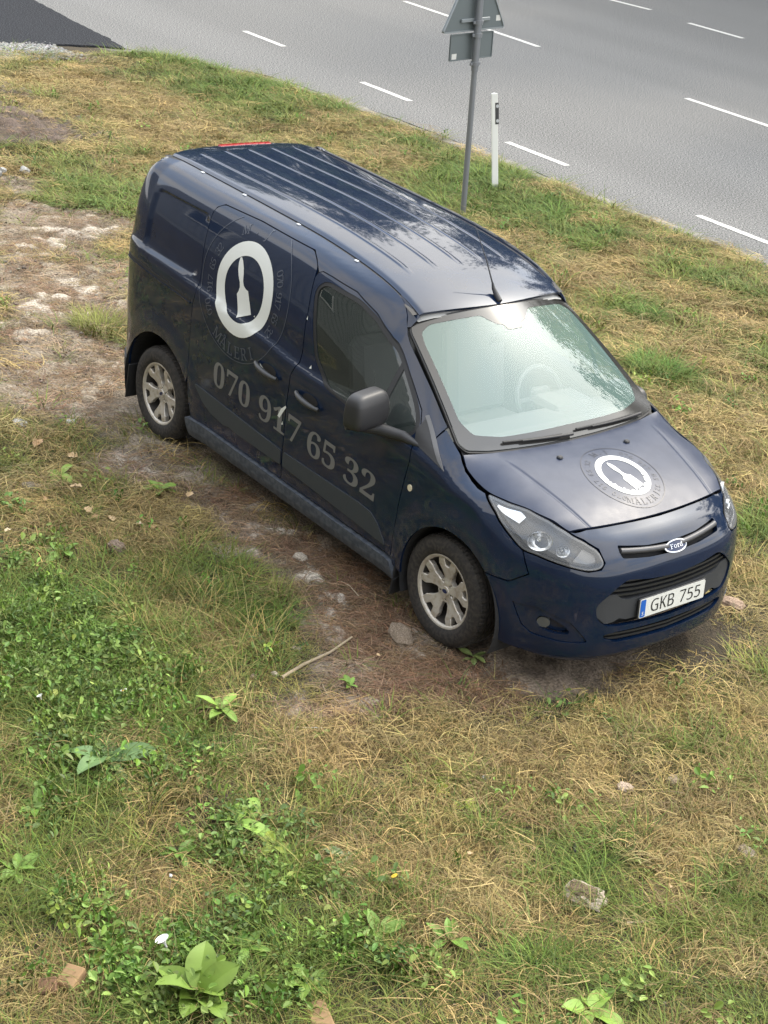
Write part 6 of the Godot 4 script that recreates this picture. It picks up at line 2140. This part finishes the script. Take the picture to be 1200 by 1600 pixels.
func build_vegetation() -> void:
	var meshes := {}
	for k in 3:
		meshes["turf%d" % k] = tuft_mesh(100 + k, 18, 0.07, 0.03, 0.085, 0.0028, 0.35, 0.85, 0.6, 0.5, 2)
		meshes["green%d" % k] = tuft_mesh(200 + k, 16, 0.05, 0.09, 0.22, 0.0048, 0.45, 0.95, 0.75, 0.5, 4)
		meshes["mat%d" % k] = mat_mesh(300 + k, 36, 0.12, 0.05, 0.17, 0.0026, 0.030, 0.62)
		meshes["stalk%d" % k] = tuft_mesh(400 + k, 5, 0.05, 0.18, 0.42, 0.0030, 0.55, 0.98, 0.55, 0.3, 4)
		meshes["creep%d" % k] = creeper_mesh(500 + k, 30, 0.10, 0.026)
		meshes["needle%d" % k] = mat_mesh(600 + k, 34, 0.13, 0.03, 0.13, 0.0026, 0.012, 0.45)
		meshes["chip%d" % k] = chip_mesh(700 + k)
	var straw := Color(0.42, 0.318, 0.118)
	var old := Color(0.22, 0.155, 0.068)
	var olive := Color(0.170, 0.168, 0.034)
	var green := Color(0.105, 0.162, 0.018)
	var lush := Color(0.085, 0.168, 0.016)
	var camp := Vector3(5.71, 4.63, 6.34)
	var tries := 300000
	for t in tries:
		var x := rng.randf_range(-20.0, 5.4)
		var z := rng.randf_range(-7.5, 6.6)
		if not in_view(x, z): continue
		var e := z - pchip_edge(x)
		if e < 0.05 or x < -14.3 - clampf((z + 5.6) * 0.28, 0.0, 3.4): continue
		if on_van(x, z): continue
		var dist := camp.distance_to(Vector3(x, 0, z))
		if rng.randf() > pow(8.0 / maxf(dist, 8.0), 0.9): continue
		var p := patch.get_noise_2d(x, z)
		var p2 := patch.get_noise_2d(x * 2.3 + 31.0, z * 2.3)
		var d := zone("dirt", x, z)
		var gr := zone("green", x, z)
		var sw := zone("straw", x, z)
		var lf := zone("leaf", x, z)
		var shade := 1.0 if not (absf(z) < 1.3 and x > -3.9 and x < 1.0) else 0.35
		var bare := smoothstep(0.28, 0.75, d * 1.15 - 0.45 * gr - 0.30 * sw + p * 0.4)
		var grow := (1.0 - bare * 0.96) * shade * smoothstep(0.16, 0.48, e + p * 0.2)
		var k := rng.randi() % 3
		var big := clampf(dist / 9.0, 1.0, 1.6)
		# fine turf everywhere that is not bare
		if rng.randf() < grow * 0.68:
			var c := olive.lerp(straw, clampf(0.35 + sw * 0.5 - gr * 0.45 + p2 * 0.5, 0, 1)).lerp(green, clampf(gr * 0.55, 0, 0.8))
			put("turf", "turf%d" % k, x, z, rng.randf() * TAU, big * rng.randf_range(0.7, 1.4), rng.randf_range(0.6, 1.3), jitter(c, 0.22))
		# dry mats
		var ws := clampf(0.10 + sw * 0.62 - gr * 0.25 + p * 0.6, 0.03, 1.0) * grow
		if rng.randf() < ws * 0.62:
			var c := straw.lerp(old, clampf(rng.randf() * 0.8 + p2 * 0.6, 0, 1))
			put("dry_grass", "mat%d" % k, x, z, rng.randf() * TAU, big * rng.randf_range(0.7, 1.35), rng.randf_range(0.6, 1.6), jitter(c, 0.16), 0.0, rng.randfn() * 0.12)
		# green tufts
		var wg := clampf(0.11 + gr * 0.95 - sw * 0.18 + p2 * 0.9, 0.04, 1.0) * grow
		if rng.randf() < wg * 0.52:
			var c := green.lerp(olive, clampf(rng.randf() * 0.8 + sw * 0.3, 0, 1)).lerp(lush, clampf(gr * 0.5 * rng.randf() * 2.0, 0, 0.9))
			var tall := rng.randf_range(0.55, 1.15) * (1.25 if z < -1.5 else 1.2)
			put("grass", "green%d" % k, x, z, rng.randf() * TAU, big * tall, tall * rng.randf_range(0.7, 1.1), jitter(c, 0.2), 0.0, rng.randfn() * 0.15)
		# pale upright stalks
		if rng.randf() < grow * 0.045 * (1.0 + sw):
			put("grass_stalks", "stalk%d" % k, x, z, rng.randf() * TAU, rng.randf_range(0.5, 1.0), rng.randf_range(0.4, 1.0), jitter(straw.lerp(olive, rng.randf() * 0.6), 0.15), 0.0, rng.randfn() * 0.4)
		# creeping leaves
		var wl := clampf(lf * 0.9 + p2 * 0.5 - 0.25, 0.0, 1.0) * grow
		if rng.randf() < maxf(wl * 0.36, 0.006 * grow):
			var c := lush.lerp(Color(0.19, 0.26, 0.045), pow(rng.randf(), 2.0))
			put("ground_cover", "creep%d" % k, x, z, rng.randf() * TAU, 0.55 + 0.75 * pow(rng.randf(), 2.0), rng.randf_range(0.7, 1.9), jitter(c, 0.24), 0.0, rng.randfn() * 0.2)
		# brown litter and stone chips on the bare ground
		var nd := zone("needle", x, z)
		if rng.randf() < clampf(nd * 0.9 + bare * 0.22, 0, 1) * 0.8:
			put("plant_litter", "needle%d" % k, x, z, rng.randf() * TAU, rng.randf_range(0.6, 1.5), 1.0, jitter(Color(0.21, 0.118, 0.066).lerp(Color(0.34, 0.26, 0.165), rng.randf() * (1.0 - clampf(nd, 0, 0.8))), 0.25))
		if rng.randf() < bare * 0.34 + 0.012:
			var s := rng.randf_range(0.006, 0.022) * (1.6 if rng.randf() < 0.07 else 1.0) * (1.3 if x < -4.0 else 1.0)
			put("pebbles", "chip%d" % k, x, z, rng.randf() * TAU, s, s, jitter(Color(0.36, 0.31, 0.255).lerp(Color(0.20, 0.155, 0.12), rng.randf()), 0.25), s * 0.15)
	# a taller clump of half dry grass on the edge of the bank
	for i in 150:
		var a := rng.randf() * TAU
		var q := sqrt(rng.randf())
		var x := -0.72 + cos(a) * q * 0.62
		var z := 2.02 + sin(a) * q * 0.40
		put("grass" if i % 3 else "grass_stalks", ("green%d" if i % 3 else "stalk%d") % (rng.randi() % 3), x, z, rng.randf() * TAU, rng.randf_range(0.9, 1.5), rng.randf_range(0.9, 1.5), jitter(straw.lerp(olive, rng.randf()) if i % 2 else green, 0.15), 0.0, rng.randfn() * 0.25)
	var label := {
		"turf": "fine short turf mixed green and dry over the verge", "dry_grass": "mats of dry flattened straw-coloured grass over the verge", "grass": "green grass tufts growing over the verge and bank",
		"grass_stalks": "pale thin grass stalks standing among the turf", "ground_cover": "small-leaved green weeds covering the bank in the foreground", "plant_litter": "brown needles and plant litter on the bare earth beside the van", "pebbles": "small stone chips scattered on the bare earth", "gravel": "grey crushed stone strip along the new black tarmac"}
	# crushed stone along the side road
	for i in 5200:
		var u := rng.randf()
		var w := rng.randf()
		var x := lerpf(-15.35, -14.35, w) + rng.randfn() * 0.05
		var z := lerpf(-4.7, -2.2, u)
		if not in_view(x, z) or z > -3.0 - (x + 15.3) * 1.0 + 0.5: continue
		var s := rng.randf_range(0.02, 0.05)
		put("gravel", "chip%d" % (rng.randi() % 3), x, z, rng.randf() * TAU, s, s, jitter(Color(0.36, 0.36, 0.35), 0.22), s * 0.2, rng.randfn() * 0.4)
	for pool: String in pools:
		for key: String in pools[pool]:
			var buf: PackedFloat32Array = pools[pool][key]
			var mm := MultiMesh.new()
			mm.transform_format = MultiMesh.TRANSFORM_3D
			mm.use_colors = true
			mm.mesh = meshes[key]
			mm.instance_count = buf.size() / 16
			mm.buffer = buf
			var o := MultiMeshInstance3D.new()
			o.multimesh = mm
			o.name = numbered(pool)
			o.material_override = M.stone if pool in ["pebbles", "gravel"] else (M.leaf if pool == "ground_cover" else (M.litter if pool == "plant_litter" else M.blade))
			add_child(o)
			tag(o, label[pool], pool.replace("_", " "), "", "stuff")

# ------------------------------------------------------------------ single stones, sticks, leaves, plants
func build_loose_things() -> void:
	var pale := Color(0.46, 0.40, 0.33)
	var brown := Color(0.24, 0.18, 0.13)
	var white := Color(0.62, 0.60, 0.56)
	for s: Array in [
		[2.05, 1.68, 0.20, 0.060, 0.145, Color(0.50, 0.425, 0.335), 0.5, "flat pale stone with soil on top, lying in dry grass at the lower right"],
		[-0.12, 1.03, 0.21, 0.075, 0.12, Color(0.27, 0.21, 0.155), -0.4, "flat brown stone just in front of the van's near front wheel"],
		[1.58, 0.95, 0.085, 0.05, 0.06, Color(0.48, 0.38, 0.29), 1.2, "small pinkish pale stone in the straw above the flat pale stone"],
		[-1.71, 1.95, 0.12, 0.085, 0.09, Color(0.25, 0.185, 0.14), 0.3, "rounded brown stone among the dry leaves left of the van"],
		[-2.70, 2.0, 0.13, 0.05, 0.08, Color(0.27, 0.22, 0.175), 0.9, "flat greyish brown stone near the left edge of the picture"],
		[1.15, 1.49, 0.045, 0.03, 0.035, white, 0.2, "tiny white stone in the grass below the front bumper"],
		[2.23, 0.78, 0.10, 0.04, 0.07, Color(0.30, 0.255, 0.2), 0.1, "half buried grey stone at the right edge of the picture"],
		[1.65, 0.67, 0.085, 0.035, 0.06, Color(0.36, 0.28, 0.2), 2.0, "low tan stone in the straw right of the pinkish stone"],
		[-3.63, 1.62, 0.115, 0.04, 0.075, white, 0.4, "chalky white stone at the left edge beside the bare track"],
		[-3.49, 1.30, 0.08, 0.04, 0.06, white, 1.4, "smaller chalky white stone right of the chalky stone at the left edge"],
		[0.55, -1.04, 0.16, 0.08, 0.11, Color(0.40, 0.29, 0.21), 0.7, "reddish stone in the grass behind the front right corner of the bumper"],
		[-1.14, 1.0, 0.09, 0.045, 0.07, pale, 0.3, "pale stone in the track under the van's front door"],
		[-0.13, 1.88, 0.045, 0.025, 0.03, pale, 0.3, "small pale stone under the left end of the bent stick"],
		[-0.16, 2.0, 0.04, 0.025, 0.03, Color(0.42, 0.33, 0.25), 1.3, "small tan stone left of the bent stick"],
		[-0.30, 1.62, 0.055, 0.02, 0.04, Color(0.33, 0.27, 0.21), 0.8, "small flat stone between the bent stick and the flat brown stone"]]:
		var st := new_st()
		var sd := int(absf(s[0]) * 53.0 + absf(s[1]) * 17.0)
		add_stone(st, Vector3.ZERO, Vector3(s[2], s[3], s[4]), sd, s[5], 16, 10, 0.16)
		if s[2] == 0.20:
			pass
		var o := obj("stone", st, M.stone)
		o.position = Vector3(s[0], height(s[0], s[1]) + s[3] * 0.30, s[1])
		o.rotation = Vector3(0.08, s[6], -0.06)
		tag(o, s[7], "stone", "loose stones on the ground")
		if s[2] == 0.20:
			var soil := new_st()
			add_stone(soil, Vector3(-0.01, 0.027, 0.0), Vector3(0.13, 0.020, 0.085), 9, Color(0.16, 0.115, 0.07), 14, 8, 0.3)
			mesh_node("soil_crust", soil.commit(), M.stone, o)
	# heap of crushed stone beside the earth mound
	var chunks: Array[Mesh] = []
	for k in 4:
		var st := new_st()
		add_stone(st, Vector3.ZERO, Vector3(0.11, 0.075, 0.09), 40 + k, Color(0.40, 0.40, 0.39) * (0.8 + 0.15 * k), 9, 6, 0.25)
		chunks.append(st.commit())
	for k in 110:
		var t := rng.randf()
		var x := lerpf(-10.55, -8.75, t) + rng.randfn() * 0.12
		var z := lerpf(-0.72, -0.30, t) + rng.randfn() * 0.26
		var o := mesh_node("crushed_stone", chunks[k % 4], M.stone)
		o.position = Vector3(x, height(x, z) + 0.03 + 0.10 * exp(-pow((z + 0.75) / 0.3, 2.0)) * rng.randf(), z)
		o.rotation = Vector3(rng.randf() * 3.0, rng.randf() * TAU, rng.randf() * 3.0)
		o.scale = Vector3.ONE * rng.randf_range(0.4, 1.0)
		tag(o, "grey crushed stone in the heap beside the brown earth mound at the left edge", "stone", "heap of crushed stone at the left edge")
	# broken bricks and a piece of board
	for s: Array in [
		[1.43, 3.92, 0.085, 0.075, 0.10, M.wood, 0.5, "wood_block", "light brown wood block end at the bottom left among the weeds", "wood block"],
		[1.42, 4.02, 0.075, 0.05, 0.07, M.brick, 1.1, "brick_piece", "dark red brown brick piece left of the light wood block", "brick"],
		[1.46, 3.82, 0.06, 0.05, 0.05, M.brick, 0.2, "brick_piece", "small brown brick piece right of the light wood block", "brick"],
		[2.04, 3.15, 0.19, 0.03, 0.085, M.wood, -0.35, "board_piece", "short piece of orange brown board cut off by the bottom edge", "board"]]:
		var st := new_st()
		add_box(st, Vector3.ZERO, Vector3(s[2], s[3], s[4]), Basis(), 0.006)
		var o := obj(s[7], st, s[5])
		o.position = Vector3(s[0], height(s[0], s[1]) + s[3] * 0.42, s[1])
		o.rotation = Vector3(0.25, s[6], 0.18)
		tag(o, s[8], s[9], "broken pieces in the weeds" if s[9] == "brick" else "")
	# sticks
	for s: Array in [
		[V([-0.08, 1.87, -0.13, 1.70, -0.15, 1.50, -0.22, 1.30]), 0.011, M.twig, "pale bent stick lying on the earth below the front wheel", 0.03],
		[V([-1.04, 0.93, -0.85, 0.96, -0.72, 0.94, -0.59, 0.97]), 0.006, M.twig, "thin pale twig lying beside the van's sill", 0.03],
		[V([2.28, 1.65, 2.31, 1.58, 2.33, 1.51]), 0.008, M.twig, "short grey twig in the grass near the lower right edge", 0.02],
		[V([1.75, 1.45, 1.79, 1.50, 1.84, 1.55]), 0.008, M.charred, "black charred splinter standing in the straw above the flat pale stone", 0.06],
		[V([0.33, 2.09, 0.37, 2.03, 0.41, 1.96]), 0.005, M.petal, "white straight plant stem lying on the straw", 0.03]]:
		var pts := PackedVector3Array()
		var rr := PackedFloat32Array()
		var v: PackedVector2Array = s[0]
		for k in v.size():
			pts.append(Vector3(v[k].x, height(v[k].x, v[k].y) + s[1] + s[4] * float(k) / v.size() * (1.5 if s[4] > 0.05 else 0.6), v[k].y))
			rr.append(s[1] * (1.0 - 0.15 * k))
		var st := new_st()
		add_tube(st, pts, rr, 8)
		tag(obj("stick", st, s[2]), s[3], "stick", "sticks on the ground")
	build_dead_leaves()
	build_plants()

func build_dead_leaves() -> void:
	var lm: Array[Mesh] = []
	for k in 3:
		var st := new_st()
		var c: Color = [Color(0.44, 0.31, 0.17), Color(0.36, 0.22, 0.11), Color(0.50, 0.40, 0.26)][k]
		leaf_shape(st, Transform3D(Basis(), Vector3(0, 0.02, 0.5)), 1.0, 0.62, 0.55, -0.10 + 0.14 * k, c, 3)
		lm.append(st.commit())
	for s: Array in [
		[-2.20, 1.87, 0.072, 0, "curled tan dead leaf, leftmost of the row above the rounded brown stone"], [-2.11, 1.87, 0.063, 1, "brown dead leaf second from the left above the rounded brown stone"],
		[-2.05, 1.80, 0.087, 0, "largest tan dead leaf above the rounded brown stone"], [-1.90, 1.69, 0.071, 2, "pale dead leaf right of the largest tan leaf"], [-1.81, 1.63, 0.063, 1, "rightmost brown dead leaf of the row above the rounded brown stone"],
		[-2.11, 1.19, 0.074, 0, "tan dead leaf lying on the track beside the van's sill"], [-2.53, 1.78, 0.082, 0, "folded tan dead leaf beside the small bright weed at the left"], [-2.47, 2.03, 0.05, 1, "small brown dead leaf right of the flat greyish stone"],
		[-2.18, 2.42, 0.054, 2, "pale dead leaf at the left edge above the green weeds"], [-2.95, 1.58, 0.085, 0, "tan dead leaf at the left below the white track stones"], [-3.22, 1.69, 0.10, 1, "large brown dead leaf near the left edge below the chalky stone"],
		[0.86, 0.72, 0.035, 1, "orange brown leaf scrap under the front bumper"], [1.59, 1.98, 0.036, 0, "orange leaf scrap in the lower middle straw"], [2.23, 1.32, 0.035, 0, "orange leaf scrap right of the flat pale stone"], [-0.86, 0.52, 0.035, 1, "rusty leaf scrap in the shade of the van's sill"], [0.02, 1.30, 0.026, 0, "orange leaf scrap below the flat brown stone"]]:
		var o := mesh_node("dead_leaf", lm[s[3]], M.leaf)
		o.position = Vector3(s[0], height(s[0], s[1]) + 0.042, s[1])
		o.rotation = Vector3(rng.randf_range(-0.3, 0.3), rng.randf() * TAU, rng.randf_range(-0.4, 0.4))
		o.scale = Vector3.ONE * s[2]
		tag(o, s[4], "leaf", "dead leaves on the ground")

func build_plants() -> void:
	# rosettes: centre, radius, number of leaves, leaf width ratio, rise, colour, label
	var lush := Color(0.11, 0.20, 0.022)
	var yellow := Color(0.22, 0.28, 0.035)
	var blue := Color(0.085, 0.155, 0.048)
	var bright := Color(0.14, 0.235, 0.03)
	for s: Array in [
		[1.72, 3.52, 0.20, 11, 0.62, 0.95, Color(0.135, 0.215, 0.028), "big yellow green rosette of broad leaves at the bottom edge", "broadleaf weed"],
		[0.15, 3.05, 0.23, 5, 0.42, 0.75, blue, "dock plant with blue green leaves on the left bank", "dock plant"],
		[0.87, 2.78, 0.21, 7, 0.45, 0.40, bright, "plantain with broad pale green leaves in the lower left", "plantain"],
		[-2.28, 1.31, 0.12, 7, 0.50, 0.70, bright, "small bright green weed on the track beside the van's sill", "weed"],
		[-2.76, 1.76, 0.15, 8, 0.45, 0.60, bright.lerp(yellow, 0.5), "bright green weed beside the folded dead leaf at the left", "weed"],
		[1.12, 1.75, 0.07, 4, 0.75, 0.50, Color(0.33, 0.36, 0.04), "left of two small lime yellow seedlings in the lower middle", "seedling"],
		[1.26, 1.72, 0.07, 4, 0.75, 0.45, Color(0.31, 0.36, 0.04), "right of two small lime yellow seedlings in the lower middle", "seedling"],
		[0.16, 1.60, 0.08, 5, 0.45, 0.8, bright, "thin green weed growing right of the bent stick", "weed"],
		[0.26, 0.81, 0.10, 6, 0.40, 0.5, Color(0.13, 0.17, 0.05), "olive weed in front of the near front tyre", "weed"],
		[-0.42, 1.80, 0.06, 4, 0.60, 0.5, yellow, "single yellow green sprout left of the bent stick", "sprout"],
		[0.45, 2.0, 0.07, 5, 0.35, 0.4, lush, "small green sprout beside the white plant stem", "sprout"],
		[1.99, 2.44, 0.13, 9, 0.35, 0.8, lush, "leafy green weed low in the middle foreground", "weed"],
		[1.80, 2.67, 0.13, 8, 0.40, 0.75, bright, "leafy green weed left of the middle foreground weed", "weed"],
		[0.91, 3.11, 0.11, 8, 0.36, 0.7, lush, "small dark green weed left of the plantain", "weed"],
		[0.36, 3.52, 0.11, 8, 0.40, 0.6, lush, "dark green weed at the left edge below the dock plant", "weed"],
		[0.73, 3.81, 0.12, 9, 0.42, 0.7, lush, "leafy green weed above the light brown wood block", "weed"],
		[1.31, 2.48, 0.11, 8, 0.45, 0.3, Color(0.17, 0.21, 0.10), "wilted pale green weed in the lower middle", "weed"],
		[0.06, 2.35, 0.15, 9, 0.34, 0.85, bright, "tall leafy bright weed right of the dock plant", "weed"],
		[2.61, 2.20, 0.15, 8, 0.60, 0.5, bright, "round leaved green weed at the bottom edge right of the middle", "weed"],
		[1.35, 3.71, 0.12, 9, 0.38, 0.7, lush, "dark leafy weed right of the small brick piece", "weed"],
		[1.87, 3.09, 0.11, 8, 0.45, 0.6, bright, "leafy weed above the orange brown board", "weed"],
		[1.57, 3.19, 0.11, 9, 0.38, 0.8, lush, "dark heart leaved weed right of the white trumpet flower", "weed"],
		[1.07, 2.70, 0.09, 6, 0.60, 0.45, yellow, "yellow green round leaves right of the plantain", "weed"],
		[-1.79, 2.25, 0.14, 9, 0.42, 0.6, lush, "green weed at the upper edge of the left bank", "weed"]]:
		var o := thing("weed_plant" if s[8] != "dock plant" and s[8] != "plantain" else String(s[8]).replace(" ", "_"), s[7], s[8], Vector3(s[0], height(s[0], s[1]), s[1]), rng.randf() * TAU, "small plants in the grass" if s[8] == "weed" else "")
		var lm: Array[Mesh] = []
		for k in 2:
			var st := new_st()
			leaf_shape(st, Transform3D(), 1.0, s[4], 0.28, 0.32 + 0.2 * k, jitter(s[6], 0.10), 0)
			lm.append(st.commit())
		for k in s[3]:
			var l := mesh_node("leaf", lm[k % 2], M.leaf, o)
			var a: float = TAU * k / s[3] + rng.randfn() * 0.25
			var rise: float = s[5] * rng.randf_range(0.35, 1.2)
			l.basis = Basis(Vector3.UP, a) * Basis(Vector3.RIGHT, rise) * Basis(Vector3.BACK, rng.randfn() * 0.2) * Basis.from_scale(Vector3.ONE * s[2] * rng.randf_range(0.6, 1.05))
			l.position = Vector3(0, 0.01 + s[2] * 0.08 * (k % 3), 0)
	# tussocks that stand out
	for s: Array in [[-5.05, 0.22, 1.9, Color(0.20, 0.215, 0.045), "yellow green grass tussock on the bare ground behind the van"], [-2.55, -3.62, 1.7, Color(0.10, 0.20, 0.030), "bright green grass tussock right of the windscreen"], [-3.57, -4.61, 1.4, Color(0.10, 0.19, 0.030), "bright green grass tussock behind the one right of the windscreen"]]:
		var st := new_st()
		var r := RandomNumberGenerator.new()
		r.seed = int(absf(s[0]) * 91.0)
		for k in 420:
			var a := r.randf() * TAU
			var q := sqrt(r.randf())
			var root: Vector3 = Vector3(cos(a), 0, sin(a) * 0.8) * 0.13 * q * s[2]
			var b := a + r.randfn() * 0.8
			blade(st, root, Vector3(cos(b), 0, sin(b)), r.randf_range(0.6, 0.97), r.randf_range(0.10, 0.20) * s[2] * 0.75, 0.006, 0.6, Color(s[3].r, s[3].g, s[3].b) * r.randf_range(0.65, 1.3), 4)
		var o := obj("grass_tussock", st, M.blade)
		o.position = Vector3(s[0], height(s[0], s[1]), s[1])
		tag(o, s[4], "grass tussock", "grass tussocks that stand out")
	# flowers
	for s: Array in [[1.44, 3.52, "trumpet", "white trumpet flower of a bindweed in the lower left", 0.030, 0.11], [-0.25, 2.74, "daisy", "white daisy with yellow middle on the left bank", 0.022, 0.09], [1.60, 2.44, "buttercup", "single yellow flower in the lower middle grass", 0.014, 0.10], [1.14, 3.30, "bud", "tiny white flower bud above the trumpet flower", 0.009, 0.14], [-0.39, 3.13, "petal", "drooping white petal flower at the far left of the bank", 0.016, 0.09]]:
		var f := thing("wild_flower", s[3], "flower", Vector3(s[0], height(s[0], s[1]), s[1]))
		var st := new_st()
		add_tube(st, PackedVector3Array([Vector3(0, 0, 0), Vector3(0.005, s[5] * 0.5, 0.004), Vector3(0, s[5], 0)]), PackedFloat32Array([0.0016, 0.0014, 0.0012]), 6)
		mesh_node("stem", st.commit(), M.twig, f)
		var h := new_st()
		var up := Transform3D(Basis(Vector3(1, 0, 0), Vector3(0, 0, -1), Vector3(0, 1, 0)).rotated(Vector3(0.5, 0, 0.6).normalized(), 0.5), Vector3(0, s[5], 0))
		var rad: float = s[4]
		if s[2] == "trumpet" or s[2] == "petal":
			add_lathe(h, V([rad * 0.12, -rad * 1.5, rad * 0.24, -rad * 0.7, rad * 0.55, -0.15 * rad, rad * 1.0, rad * 0.12, rad * 0.97, rad * 0.10, rad * 0.45, -rad * 0.06, 0.0, -rad * 0.12]), 20, up)
			mesh_node("blossom", h.commit(), M.petal, f)
		elif s[2] == "bud":
			add_lathe(h, V([0.0, -rad, rad * 0.7, -rad * 0.4, rad * 0.8, 0.2 * rad, 0.0, rad * 1.2]), 12, up)
			mesh_node("blossom", h.commit(), M.petal, f)
		else:
			var n := 14 if s[2] == "daisy" else 5
			for k in n:
				var a := TAU * k / n
				var d := Vector3(cos(a), sin(a), 0)
				var t := Vector3(-sin(a), cos(a), 0) * (rad * (0.2 if n == 14 else 0.6))
				quad(h, up * (d * rad * 0.25 - t * 0.5), up * (d * rad - t), up * (d * rad + t), up * (d * rad * 0.25 + t * 0.5), up.basis.z)
			mesh_node("petals", h.commit(), M.petal if n == 14 else M.yolk, f)
			var c := new_st()
			add_lathe(c, V([rad * 0.36, 0.0, rad * 0.28, rad * 0.12, 0.0, rad * 0.18]), 12, up)
			mesh_node("flower_centre", c.commit(), M.yolk, f)
